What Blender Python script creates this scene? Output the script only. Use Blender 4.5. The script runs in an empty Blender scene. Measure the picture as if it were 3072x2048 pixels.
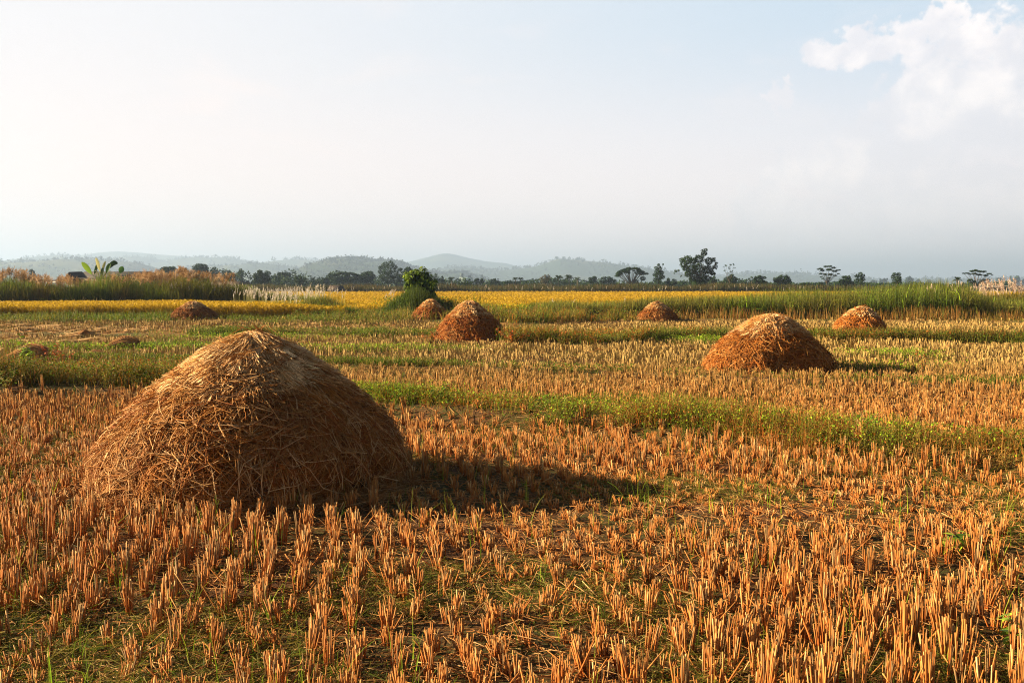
import bpy, math, random
import numpy as np
from mathutils import Vector, Matrix

SC = bpy.context.scene
COL = SC.collection
rng = np.random.default_rng(7)
random.seed(7)

# ------------------------------------------------------------------ camera geometry
F = 1005.0                      # focal length in pixels of a 1024 wide frame
PITCH = math.radians(3.2)
CAMZ = 2.0
HOR = 341 - F * math.tan(PITCH)

def gp(px, py, z=0.0):
    """photo pixel (1024 wide) -> ground point at height z"""
    x = (px - 512) / F; y = (341 - py) / F
    dy = math.cos(PITCH) + y * math.sin(PITCH)
    dz = y * math.cos(PITCH) - math.sin(PITCH)
    t = (z - CAMZ) / dz
    return x * t, dy * t

X0 = [0, 768, 1536, 2304]
def reg(i, rx, ry, d):
    """enlarged strip of the photo -> X, Z at distance d"""
    fx = (X0[i] + rx * 0.32653) / 3.0; fy = (740 + ry * 0.32653) / 3.0
    return (fx - 512) / F * d, CAMZ + (HOR - fy) / F * d
def rlen(r, d): return r * 0.32653 / 3.0 / F * d

# ------------------------------------------------------------------ noise
def _h(ix, iy, seed):
    n = (ix.astype(np.int64) * 374761393 + iy.astype(np.int64) * 668265263 + seed * 1442695041) & 0xffffffff
    n = ((n ^ (n >> 13)) * 1274126177) & 0xffffffff
    n = n ^ (n >> 16)
    return (n & 0xffff) / 65535.0
def vn(x, y, s=1.0, seed=0):
    x = np.asarray(x, float) / s; y = np.asarray(y, float) / s
    ix = np.floor(x); iy = np.floor(y); fx = x - ix; fy = y - iy
    fx = fx * fx * (3 - 2 * fx); fy = fy * fy * (3 - 2 * fy)
    a = _h(ix, iy, seed); b = _h(ix + 1, iy, seed); c = _h(ix, iy + 1, seed); d = _h(ix + 1, iy + 1, seed)
    return (a * (1 - fx) + b * fx) * (1 - fy) + (c * (1 - fx) + d * fx) * fy
def fbm(x, y, s=1.0, seed=0, o=4):
    v = 0; a = 0.5; t = 0
    for i in range(o):
        v = v + a * vn(x, y, s / 2 ** i, seed + i * 17); t += a; a *= 0.55
    return v / t
def unit(v): return v / np.maximum(np.linalg.norm(v, axis=-1, keepdims=True), 1e-9)
def U(a, b, n=None): return rng.uniform(a, b, n)
def pick(cols, n):
    c = np.array(cols, float)[rng.integers(0, len(cols), n)]
    w = U(0, 1, (n, 1)); c2 = np.array(cols, float)[rng.integers(0, len(cols), n)]
    return c * (1 - w * .5) + c2 * w * .5

# ------------------------------------------------------------------ mesh building
class MB:
    def __init__(s): s.v = []; s.f = []; s.c = []; s.n = 0
    def add(s, V, Fq, C):
        V = np.asarray(V, float).reshape(-1, 3); C = np.broadcast_to(np.asarray(C, float), V.shape)
        s.v.append(V); s.f.append(np.asarray(Fq, np.int64).reshape(-1, 4) + s.n); s.c.append(C); s.n += len(V)
    def strands(s, P, R, C, sides=3, cap=False, side=None):
        P = np.asarray(P, float); N, K = P.shape[:2]
        R = np.broadcast_to(R, (N, K)); C = np.broadcast_to(C, (N, K, 3))
        T = unit(np.gradient(P, axis=1))
        ref = unit(rng.normal(size=(N, 1, 3))) if side is None else np.broadcast_to(side, (N, 1, 3))
        Uv = unit(np.cross(T, ref)); Vv = np.cross(T, Uv)
        if sides == 2:
            V = np.stack([P + Uv * R[..., None], P - Uv * R[..., None]], 2)
        else:
            a = np.arange(sides) * 2 * math.pi / sides
            V = P[:, :, None] + R[..., None, None] * (np.cos(a)[None, None, :, None] * Uv[:, :, None] + np.sin(a)[None, None, :, None] * Vv[:, :, None])
        Cv = np.broadcast_to(C[:, :, None], V.shape)
        S = V.shape[2]
        base = (np.arange(N) * K * S)[:, None, None]
        k = np.arange(K - 1)[None, :, None]
        j = np.arange(1 if sides == 2 else sides)[None, None, :]
        j2 = (j + 1) % S
        q = np.stack([base + k * S + j, base + k * S + j2, base + (k + 1) * S + j2, base + (k + 1) * S + j], -1).reshape(-1, 4)
        if cap and sides == 4:
            b = np.arange(N) * K * S + (K - 1) * S
            q = np.concatenate([q, np.stack([b, b + 1, b + 2, b + 3], -1)])
        s.add(V.reshape(-1, 3), q, Cv.reshape(-1, 3))
    def cards(s, P, size, C, aspect=.6, up=0.0):
        """small leaf quads at points P (bent diamond)"""
        N = len(P); size = np.broadcast_to(size, (N,))[:, None]
        a = unit(rng.normal(size=(N, 3)) + np.array([0, 0, up])); b = unit(np.cross(a, rng.normal(size=(N, 3))))
        n = np.cross(a, b)
        v0 = P - a * size * .5; v2 = P + a * size * .5
        v1 = P + b * size * .5 * aspect + n * size * .12; v3 = P - b * size * .5 * aspect + n * size * .12
        V = np.stack([v0, v1, v2, v3], 1)
        q = np.arange(N * 4).reshape(N, 4)
        C = np.broadcast_to(C, (N, 3))
        s.add(V.reshape(-1, 3), q, np.repeat(C, 4, 0))
    def box(s, x0, x1, y0, y1, z0, z1, c):
        V = [(x, y, z) for z in (z0, z1) for y in (y0, y1) for x in (x0, x1)]
        s.add(V, [(0, 2, 3, 1), (4, 5, 7, 6), (0, 1, 5, 4), (2, 6, 7, 3), (0, 4, 6, 2), (1, 3, 7, 5)], c)
    def merge(s, V, Fq, C): s.add(V, Fq, C)
    def mesh(s, name, smooth=False):
        V = np.concatenate(s.v); Q = np.concatenate(s.f); C = np.concatenate(s.c)
        me = bpy.data.meshes.new(name)
        me.vertices.add(len(V)); me.vertices.foreach_set('co', V.astype(np.float32).ravel())
        me.loops.add(Q.size); me.loops.foreach_set('vertex_index', Q.astype(np.int32).ravel())
        me.polygons.add(len(Q)); me.polygons.foreach_set('loop_start', (np.arange(len(Q)) * 4).astype(np.int32))
        me.update(calc_edges=True)
        at = me.color_attributes.new('Col', 'FLOAT_COLOR', 'POINT')
        c4 = np.ones((len(V), 4), np.float32); c4[:, :3] = np.clip(C, 0, 1)
        at.data.foreach_set('color', c4.ravel())
        if smooth: me.polygons.foreach_set('use_smooth', np.ones(len(Q), bool))
        return me
    def build(s, name, mat, parent=None, smooth=False, loc=None):
        if loc is not None:
            s.v = [v - np.array(loc) for v in s.v]
        o = bpy.data.objects.new(name, s.mesh(name, smooth)); COL.objects.link(o)
        o.data.materials.append(mat)
        if parent is not None: o.parent = parent
        elif loc is not None: o.location = loc
        return o

def tag(o, label=None, cat=None, group=None, kind=None):
    if label: o['label'] = label
    if cat: o['category'] = cat
    if group: o['group'] = group
    if kind: o['kind'] = kind
    return o
def empty(name, loc, label, cat, group=None):
    o = bpy.data.objects.new(name, None); COL.objects.link(o); o.location = loc; o.empty_display_size = .2
    return tag(o, label, cat, group)

# ------------------------------------------------------------------ materials
def mat_attr(name, rough=.6, trans=0.0, spec=.3, vary=.0, scale=8.0):
    m = bpy.data.materials.new(name); m.use_nodes = True; nt = m.node_tree; N = nt.nodes; L = nt.links
    b = N['Principled BSDF']; b.inputs['Roughness'].default_value = rough
    b.inputs['Specular IOR Level'].default_value = spec
    a = N.new('ShaderNodeAttribute'); a.attribute_name = 'Col'
    col = a.outputs['Color']
    if vary:
        g = N.new('ShaderNodeTexCoord'); n = N.new('ShaderNodeTexNoise'); n.inputs['Scale'].default_value = scale
        n.inputs['Detail'].default_value = 4
        L.new(g.outputs['Object'], n.inputs['Vector'])
        mr = N.new('ShaderNodeMapRange'); mr.inputs[1].default_value = .3; mr.inputs[2].default_value = .7
        mr.inputs[3].default_value = 1 - vary; mr.inputs[4].default_value = 1 + vary
        L.new(n.outputs['Fac'], mr.inputs[0])
        mx = N.new('ShaderNodeVectorMath'); mx.operation = 'SCALE'
        L.new(col, mx.inputs[0]); L.new(mr.outputs[0], mx.inputs['Scale']); col = mx.outputs[0]
    L.new(col, b.inputs['Base Color'])
    if trans:
        t = N.new('ShaderNodeBsdfTranslucent'); L.new(col, t.inputs['Color'])
        ms = N.new('ShaderNodeMixShader'); ms.inputs[0].default_value = trans
        L.new(b.outputs[0], ms.inputs[1]); L.new(t.outputs[0], ms.inputs[2])
        L.new(ms.outputs[0], N['Material Output'].inputs['Surface'])
    return m

M_STRAW = mat_attr('straw', .7, 0.04, .1)
M_STUB = mat_attr('stubble', .7, 0.06, .1)
M_GRASS = mat_attr('grass', .65, 0.35, .1)
M_LEAF = mat_attr('leaf', .5, 0.3, .2)
M_FOL = mat_attr('tree_foliage', .7, 0.15, .1)
M_WOOD = mat_attr('wood', .8, 0, .2, .25, 6)
M_WALL = mat_attr('painted_wall', .8, 0, .2, .15, 1.5)
M_CORE = mat_attr('packed_straw', .9, 0, .1, .3, 25)
M_RICE = mat_attr('rice', .7, 0.3, .08)

def mix(N, L, f, a, b):
    m = N.new('ShaderNodeMix'); m.data_type = 'RGBA'
    for s, v in ((0, f), (6, a), (7, b)):
        if hasattr(v, 'links') or hasattr(v, 'is_linked'): L.new(v, m.inputs[s])
        elif isinstance(v, tuple): m.inputs[s].default_value = (*v, 1)
        else: m.inputs[s].default_value = v
    return m.outputs[2]
def noise(N, L, vec, scale, detail=5, rough=.6, dist=0, stretch=None):
    if stretch:
        mp = N.new('ShaderNodeMapping'); mp.inputs['Scale'].default_value = stretch; L.new(vec, mp.inputs[0]); vec = mp.outputs[0]
    n = N.new('ShaderNodeTexNoise'); n.inputs['Scale'].default_value = scale; n.inputs['Detail'].default_value = detail
    n.inputs['Roughness'].default_value = rough; n.inputs['Distortion'].default_value = dist
    L.new(vec, n.inputs['Vector']); return n.outputs['Fac']
def ramp(N, L, f, a, b, lo=0.0, hi=1.0):
    m = N.new('ShaderNodeMapRange'); m.interpolation_type = 'SMOOTHSTEP'
    m.inputs[1].default_value = a; m.inputs[2].default_value = b; m.inputs[3].default_value = lo; m.inputs[4].default_value = hi
    L.new(f, m.inputs[0]); return m.outputs[0]

def ground_material():
    m = bpy.data.materials.new('field_soil'); m.use_nodes = True; nt = m.node_tree; N = nt.nodes; L = nt.links
    b = N['Principled BSDF']; b.inputs['Roughness'].default_value = .95; b.inputs['Specular IOR Level'].default_value = .1
    g = N.new('ShaderNodeNewGeometry'); P = g.outputs['Position']
    soil = mix(N, L, noise(N, L, P, 6), (.03, .016, .009), (.08, .036, .017))
    lit = ramp(N, L, noise(N, L, P, 28, 6, .7, .6), .47, .62)
    c = mix(N, L, lit, soil, (.14, .06, .018))
    gr = ramp(N, L, noise(N, L, P, .7, 6, .65), .42, .55)
    gf = ramp(N, L, noise(N, L, P, 30, 4, .7), .35, .6)
    mu = N.new('ShaderNodeMath'); mu.operation = 'MULTIPLY'; L.new(gr, mu.inputs[0]); L.new(gf, mu.inputs[1])
    c = mix(N, L, mu.outputs[0], c, (.035, .042, .009))
    # beyond the stubble: paler stubble tone then green to the trees
    sp = N.new('ShaderNodeSeparateXYZ'); L.new(P, sp.inputs[0])
    far = ramp(N, L, sp.outputs[1], 22, 40)
    c2 = mix(N, L, noise(N, L, P, 1.2, 6), (.13, .07, .02), (.2, .11, .035))
    c2 = mix(N, L, ramp(N, L, noise(N, L, P, .35, 6), .45, .6), c2, (.06, .065, .014))
    c = mix(N, L, far, c, c2)
    f3 = ramp(N, L, sp.outputs[1], 205, 222)
    c3 = mix(N, L, noise(N, L, P, .02, 5), (.05, .07, .02), (.12, .11, .04))
    c = mix(N, L, f3, c, c3)
    L.new(c, b.inputs['Base Color'])
    bp = N.new('ShaderNodeBump'); bp.inputs['Strength'].default_value = .8; bp.inputs['Distance'].default_value = .02
    L.new(noise(N, L, P, 22, 6, .7), bp.inputs['Height']); L.new(bp.outputs[0], b.inputs['Normal'])
    return m

# ------------------------------------------------------------------ field layout: earth bunds as lines Y = f(X)
BUNDS = {
    'a': ([-40, -14, -8.9, -6.6, -4, -2.1, .2, 2.4, 4.0, 5.3, 12], [20, 18.8, 18.4, 18.2, 17.4, 15.5, 14.1, 12.9, 11.4, 10.3, 6.0]),
    'b': ([-40, -9, -3.3, 0, 2.5, 4.3, 6.3, 9.7, 20], [28, 25.5, 24, 23, 22, 20.9, 20.0, 19.0, 16]),
    'c': ([-60, -20, -10, -4, 0, 3, 6, 12, 18, 40], [44, 40, 38.5, 38, 33.5, 32.5, 36.5, 34.5, 32.5, 30]),
    'd': ([-80, -20, -4, 0, 5, 12, 20, 40, 80], [56, 54, 52.5, 48, 51, 55, 52, 50, 48]),
    'e': ([-60, -20, -12, -9, 10], [32, 31.5, 31, 30.5, 31]),
}
def bf(k, x): return np.interp(x, *BUNDS[k])
def gz(x, y):
    x = np.asarray(x, float); y = np.asarray(y, float)
    z = 0.05 * (fbm(x, y, 1.3, 3) - .5) * np.clip(60 / np.maximum(y, 1), 0, 1) + .02 * (vn(x, y, .22, 9) - .5)
    for k, h, w in (('a', .26, .42), ('b', .12, .35), ('c', .16, .5), ('d', .2, .8)):
        s = y - bf(k, x); z = z + h * np.exp(-(s / w) ** 2)
    return z

def build_ground():
    r = np.exp(np.arange(math.log(1.2), math.log(16000), .0125))
    th = np.radians(np.concatenate([np.arange(-36, 36, .28), np.arange(36, 324, 4)]))
    Rr, Th = np.meshgrid(r, th, indexing='ij')
    X = Rr * np.sin(Th); Y = Rr * np.cos(Th); Z = gz(X, Y) * (Y > 0)
    nr, nt_ = Rr.shape
    V = np.stack([X, Y, Z], -1).reshape(-1, 3)
    i = np.arange(nr - 1)[:, None]; j = np.arange(nt_)[None]; j2 = (j + 1) % nt_
    q = np.stack([i * nt_ + j, (i + 1) * nt_ + j, (i + 1) * nt_ + j2, i * nt_ + j2], -1).reshape(-1, 4)
    # centre patch
    b = MB(); b.add(V, q, (.1, .05, .03))
    c = np.array([[0, 0, 0]]); ring = np.arange(0, nt_ - nt_ % 2, 2)
    q2 = np.stack([np.full(len(ring), len(V)), (ring + 2) % nt_, (ring + 1) % nt_, ring], -1)[:, ::-1]
    b.v.append(c.astype(float)); b.c.append(np.array([[.1, .05, .03]])); b.f.append(q2); b.n += 1
    o = b.build('ground', ground_material(), smooth=True); tag(o, kind='structure', label='stubble field ground')
    return o

def inview(x, y, m=1.06):
    return (y > 3.9) & (np.abs(x) < (512 / F) * y * m + 1.4)

# ------------------------------------------------------------------ stubble
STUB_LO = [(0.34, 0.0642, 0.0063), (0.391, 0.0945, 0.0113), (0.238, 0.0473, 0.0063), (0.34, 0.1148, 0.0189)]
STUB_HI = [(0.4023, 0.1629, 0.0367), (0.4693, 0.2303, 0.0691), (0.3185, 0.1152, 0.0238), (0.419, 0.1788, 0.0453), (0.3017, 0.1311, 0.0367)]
def clump(seed, n, H, sides=4, rad=.0032, K=3, splay=1.0):
    """arrays for one clump of cut rice stalks"""
    a = U(0, 2 * math.pi, n); r = np.sqrt(U(0, 1, n)) * .034
    base = np.stack([np.cos(a) * r, np.sin(a) * r * .8, np.full(n, -.02)], -1)
    fl = U(.0, .13, n) * splay; wild = U(0, 1, n) < .09; fl = np.where(wild, U(.3, 1.3, n), fl)
    lean = U(-.1, .1, 2)
    d = np.stack([np.cos(a) * fl + lean[0], np.sin(a) * fl + lean[1], np.ones(n)], -1); d = unit(d)
    h = H * U(.72, 1.08, n) * np.where(wild, U(.6, 1.4, n), 1)
    t = np.linspace(0, 1, K)
    P = base[:, None] + d[:, None] * (t[None, :, None] * (h + .02)[:, None, None])
    P = P + (rng.normal(size=(n, 1, 3)) * .01) * (t ** 2)[None, :, None]
    kink = (U(0, 1, n) < .12)[:, None]; P[:, -1] = np.where(kink, P[:, -2] + rng.normal(size=(n, 3)) * .03, P[:, -1])
    R = rad * U(.75, 1.3, (n, 1)) * np.linspace(1.15, .85, K)[None]
    lo = pick(STUB_LO, n); hi = pick(STUB_HI, n); dull = (U(0, 1, (n, 1)) < .16); hi = np.where(dull, np.array([.2, .12, .05]), hi); lo = np.where(dull, np.array([.09, .045, .018]), lo); bright = (U(0, 1, (n, 1)) < .1); hi = np.where(bright, np.array([.55, .36, .15]), hi)
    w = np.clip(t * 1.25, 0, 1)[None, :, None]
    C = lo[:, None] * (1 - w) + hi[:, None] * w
    return P, R, C

def stub_points():
    s = .196
    g = np.arange(-60, 60, s)
    gx, gy = np.meshgrid(g, np.arange(0, 56, s * .95))
    gx = gx.ravel(); gy = gy.ravel()
    ang = math.radians(9)
    x = gx * math.cos(ang) - gy * math.sin(ang); y = gx * math.sin(ang) + gy * math.cos(ang)
    x = x + rng.normal(size=x.shape) * .026 + .12 * (vn(x, y, 2.5, 4) - .5); y = y + rng.normal(size=y.shape) * .028 + .2 * (vn(x, y, 3, 5) - .5)
    k = inview(x, y, 1.1) & (y < 53)
    x, y = x[k], y[k]
    keep = U(0, 1, len(x)) < np.where(y < 20, .88, .8)
    for kk, w0, w1 in (('a', -.35, .75), ('b', -.3, .35), ('c', -.6, .9), ('d', -.9, 8)):
        sd = y - bf(kk, x); keep &= ~((sd > w0) & (sd < w1) & (U(0, 1, len(x)) < .9))
    # lodged straw rows, left
    keep &= ~((x < -6) & (y > 36) & (y < 50) & (U(0, 1, len(x)) < .75))
    keep &= ~((x < -5.5) & (y > 17.6) & (y < 21) & (U(0, 1, len(x)) < .6))
    for hx, hy, hr in STACK_DISCS: keep &= (x - hx) ** 2 + (y - hy) ** 2 > (hr * .97) ** 2
    keep &= vn(x, y, .9, 21) > .09
    return x[keep], y[keep]

def stub_height(x, y):
    h = .07 + .235 * fbm(x, y, 1.9, 31, 3)
    lowband = np.exp(-((y - 9.1 + .12 * x) / 1.25) ** 2) * (x > -1.2)
    h = h * (1 - .60 * lowband)
    low2 = np.exp(-(((x + 2.6) / 1.6) ** 2 + ((y - 4.6) / .8) ** 2)); h = h * (1 - .45 * low2)
    h = h + .045 * np.exp(-(((x - 2.2) / 1.5) ** 2 + ((y - 5) / 1.2) ** 2))
    return h

def build_stubble():
    x, y = stub_points(); hgt = stub_height(x, y) * U(.68, 1.25, len(x))
    # individuals: nearest 300 that are really inside the frame
    pxs = 512 + F * x / y
    vis = (np.abs(x) < .505 * y) & (y > 4.55)
    idx = np.where(vis)[0]; idx = idx[np.argsort(y[idx])][:300]
    ind = set(idx.tolist())
    meshes = []
    for i in range(40):
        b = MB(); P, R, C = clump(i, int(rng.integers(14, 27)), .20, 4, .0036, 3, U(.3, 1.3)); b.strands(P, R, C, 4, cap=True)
        meshes.append(b.mesh('stubble_clump')); meshes[-1].materials.append(M_STUB)
    for i in idx:
        o = bpy.data.objects.new('stubble_clump', meshes[int(rng.integers(0, 40))]); COL.objects.link(o)
        o.location = (x[i], y[i], float(gz(x[i], y[i])) - .005); s = hgt[i] / .2
        o.rotation_euler = (U(-.08, .08), U(-.08, .08), U(0, 6.28)); w = U(.85, 1.2); o.scale = (w, w, s)
        tag(o, 'orange brown upright clump of cut rice stalks in the nearest rows along the bottom', 'stubble', 'nearest clumps of cut rice stubble')
    rest = np.array([i for i in range(len(x)) if i not in ind])
    # prebuilt variants merged into one mass
    b = MB()
    def scatter(sel, nv, nst, sides, rad, K, cap):
        V = []
        for i in range(nv):
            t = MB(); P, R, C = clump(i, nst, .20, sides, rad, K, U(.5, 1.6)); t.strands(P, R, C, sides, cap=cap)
            V.append((np.concatenate(t.v), np.concatenate(t.f), np.concatenate(t.c)))
        which = rng.integers(0, nv, len(sel))
        for v in range(nv):
            ii = sel[which == v]
            if len(ii) == 0: continue
            v0, f0, c0 = V[v]; n = len(ii); a = U(0, 2 * math.pi, n); ca, sa = np.cos(a), np.sin(a); w = U(.85, 1.2, n)
            hs = hgt[ii] / .2
            P = np.empty((n, len(v0), 3))
            P[..., 0] = (v0[None, :, 0] * ca[:, None] - v0[None, :, 1] * sa[:, None]) * w[:, None] + x[ii][:, None]
            P[..., 1] = (v0[None, :, 0] * sa[:, None] + v0[None, :, 1] * ca[:, None]) * w[:, None] + y[ii][:, None]
            P[..., 2] = v0[None, :, 2] * hs[:, None] + gz(x[ii], y[ii])[:, None]
            tint = U(.78, 1.12, (n, 1, 1))
            C = c0[None] * tint
            gw = (np.clip((y[ii] - 12) / 14, 0, 1) * .8)[:, None, None]; C = C * (1 - gw) + gw * C.mean(-1, keepdims=True) * np.array([1.30, .98, .33])
            q = f0[None] + (np.arange(n) * len(v0))[:, None, None]
            b.add(P.reshape(-1, 3), q.reshape(-1, 4), np.broadcast_to(C, P.shape).reshape(-1, 3))
    yy = y[rest]
    scatter(rest[yy < 13], 30, 17, 4, .0038, 3, True)
    scatter(rest[(yy >= 13) & (yy < 24)], 16, 11, 3, .0052, 2, False)
    scatter(rest[(yy >= 24) & (yy < 36)], 8, 5, 2, .009, 2, False)
    scatter(rest[yy >= 36], 6, 4, 2, .013, 2, False)
    o = b.build('stubble', M_STUB); tag(o, 'rows of cut rice stubble spreading back across the fields', 'stubble', kind='stuff')

# ------------------------------------------------------------------ loose straw and grass
def area_points(n, y0, y1, m=1.06, power=1.0):
    """points in the view wedge; power shifts density towards the viewer"""
    u = U(0, 1, n); e = 2 - power
    y = (y0 ** e + u * (y1 ** e - y0 ** e)) ** (1 / e) if abs(e) > 1e-6 else y0 * (y1 / y0) ** u
    x = U(-1, 1, n) * (.51 * y * m + 1.3)
    return x, y
def lying(b, x, y, L, r, cols, tilt=.12, K=3, sides=3, lift=.012, bend=.04):
    n = len(x); a = U(0, 2 * math.pi, n); L = L if np.ndim(L) else np.full(n, L)
    d = np.stack([np.cos(a), np.sin(a), rng.normal(size=n) * tilt], -1)
    t = np.linspace(-.5, .5, K)
    c = np.stack([x, y, gz(x, y) + np.abs(rng.normal(size=n)) * lift + .004], -1)
    P = c[:, None] + d[:, None] * t[None, :, None] * L[:, None, None]
    P = P + rng.normal(size=(n, 1, 3)) * bend * (1 - (2 * t) ** 2)[None, :, None] * np.array([1, 1, .4])
    P[..., 2] = np.maximum(P[..., 2], gz(P[..., 0], P[..., 1]) + .002)
    b.strands(P, np.broadcast_to(np.asarray(r), (n,))[:, None] * np.ones((1, K)), pick(cols, n)[:, None] * np.ones((1, K, 1)), sides)
def upright(b, x, y, H, w, cols, K=4, lean=.5, tipcols=None, z0=None, base=-.01, patch=.42):
    """grass blades"""
    n = len(x); a = U(0, 2 * math.pi, n); H = H * np.ones(n)
    l = np.abs(rng.normal(size=n)) * lean * H
    t = np.linspace(0, 1, K)
    z0 = gz(x, y) if z0 is None else z0
    P = np.empty((n, K, 3))
    P[..., 0] = x[:, None] + np.cos(a)[:, None] * l[:, None] * (t ** 1.8)[None]
    P[..., 1] = y[:, None] + np.sin(a)[:, None] * l[:, None] * (t ** 1.8)[None]
    droop = np.clip(l / H, 0, 1.6)
    P[..., 2] = z0[:, None] + base + H[:, None] * (t[None] - .28 * droop[:, None] * t[None] ** 3)
    R = (np.asarray(w) * np.ones(n))[:, None] * np.linspace(1, .15, K)[None] ** .8
    c = pick(cols, n)[:, None] * np.ones((1, K, 1))
    if tipcols is not None:
        tc = pick(tipcols, n)[:, None]; ww = (t ** 2)[None, :, None]; c = c * (1 - ww) + tc * ww
    ps = 1.0 if np.mean(y) < 25 else 2.5
    br = (1 - .5 * patch + patch * fbm(x, y, .9 * ps, 911, 3))[:, None, None]; wv = (np.clip((fbm(x, y, 1.7 * ps, 915, 3) - .44) * 4, 0, 1) * patch)[:, None, None]
    c = (c * (1 - wv) + (c.mean(-1, keepdims=True) * np.array([1.9, 1.15, .3])) * wv) * br * U(.75, 1.2, (n, 1, 1))
    b.strands(P, R, c, 2, side=np.stack([np.cos(a + U(-.6, .6, n)), np.sin(a), np.zeros(n)], -1)[:, None])

STRAWC = [(0.375, 0.2016, 0.07), (0.315, 0.144, 0.042), (0.255, 0.1008, 0.0245), (0.42, 0.2592, 0.112), (0.21, 0.0792, 0.021)]
OLIVE = [(0.08, 0.085, 0.0112), (0.144, 0.1232, 0.0192), (0.048, 0.0595, 0.0096), (0.2, 0.153, 0.028)]
GREEN = [(0.0683, 0.1307, 0.01), (0.105, 0.1841, 0.014), (0.1575, 0.2257, 0.02), (0.0368, 0.0713, 0.008)]
LIME = [(0.2904, 0.4554, 0.02), (0.3993, 0.5313, 0.03), (0.1936, 0.3415, 0.018)]
RUST = [(0.3622, 0.068, 0.0096), (0.2932, 0.08, 0.012), (0.4312, 0.112, 0.016), (0.1725, 0.056, 0.012)]
GOLD = [(0.336, 0.208, 0.04), (0.256, 0.16, 0.032), (0.4, 0.24, 0.056), (0.176, 0.128, 0.024)]
def build_litter():
    b = MB()
    x, y = area_points(21000, 4.2, 14, power=1.3); lying(b, x, y, U(.05, .3, len(x)), U(.0014, .003, len(x)), STRAWC, lift=.02)
    x, y = area_points(13000, 13, 30, power=1.3); lying(b, x, y, U(.1, .35, len(x)), U(.003, .005, len(x)), STRAWC, sides=3, K=2, lift=.03)
    x, y = area_points(9000, 28, 52); lying(b, x, y, U(.15, .4, len(x)), .01, STRAWC, sides=2, K=2, lift=.05)
    # ring of fallen straw round the stacks
    for hx, hy, hr in STACK_DISCS:
        n = 2600 if hy < 30 else 500; a = U(0, 6.28, n); r = hr * (.95 + np.abs(rng.normal(size=n)) * .12)
        lying(b, hx + np.cos(a) * r, hy + np.sin(a) * r, U(.1, .45, n), .003 if hy < 30 else .008, STRAWC, tilt=.25, lift=.04)
    tag(b.build('loose_straw', M_STRAW), 'loose straws littering the soil between the stubble', 'straw', kind='stuff')

def build_grass():
    b = MB()
    # fine creeping green and olive grass in patches
    x, y = area_points(190000, 4.2, 15, power=1.2)
    p = fbm(x, y, 1.6, 61, 4); g = np.exp(-((x + 2.4) / 2.6) ** 2 - ((y - 4.9) / 1.6) ** 2) * .14 + np.exp(-((x - .8) / 2.2) ** 2 - ((y - 9.9) / .8) ** 2) * .12 + np.exp(-((x - 4) / 1.2) ** 2 - ((y - 8.3) / .8) ** 2) * .1 + np.exp(-((x + 3.6) / 1.2) ** 2 - ((y - 7.5) / 1.2) ** 2) * .08
    k = (p + g) > U(.45, .63, len(x)); x, y = x[k], y[k]; n = len(x)
    h = n // 2
    upright(b, x[:h], y[:h], U(.03, .11, h), .0016, OLIVE + GREEN[:2], lean=1.1)
    lying(b, x[h:], y[h:], U(.05, .2, n - h), .0014, OLIVE + GREEN[:1] + [(.3, .24, .07)], tilt=.4, K=4, sides=2, lift=.03, bend=.05)
    # scattered bright upright blades
    x, y = area_points(700, 4.3, 20, power=1.2); m = rng.integers(2, 6, len(x)); x = np.repeat(x, m); y = np.repeat(y, m)
    x = x + rng.normal(size=len(x)) * .02; y = y + rng.normal(size=len(y)) * .02
    upright(b, x, y, U(.08, .32, len(x)), .0028, LIME + GREEN, lean=.35, K=5)
    # mid distance patches
    x, y = area_points(90000, 15, 34, power=1.1); p = fbm(x, y, 2.6, 71, 4) + .05 * (y < 22); k = p > U(.46, .66, len(x)); x, y = x[k], y[k]
    upright(b, x, y, U(.05, .2, len(x)), .004, OLIVE * 2 + GREEN[:2] + GOLD[:2], lean=.8, K=3)
    x, y = area_points(70000, 32, 54); p = fbm(x, y, 4.5, 81, 4) + .1 * np.exp(-((y - 44) / 3) ** 2) * (x > -4); k = p > U(.46, .66, len(x)); x, y = x[k], y[k]
    upright(b, x, y, U(.08, .25, len(x)), .010, OLIVE * 2 + GREEN[:2] + GOLD[:3], lean=.7, K=3)
    tag(b.build('grass', M_GRASS), 'fine green and olive grass growing between the stubble rows', 'grass', kind='stuff')

def leafbits(b, x, y, z0, z1, size, cols):
    n = len(x); z = gz(x, y) + z0 + (z1 - z0) * U(0, 1, n) ** .8
    b.cards(np.stack([x, y, z], -1), size, pick(cols, n), .5)

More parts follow.
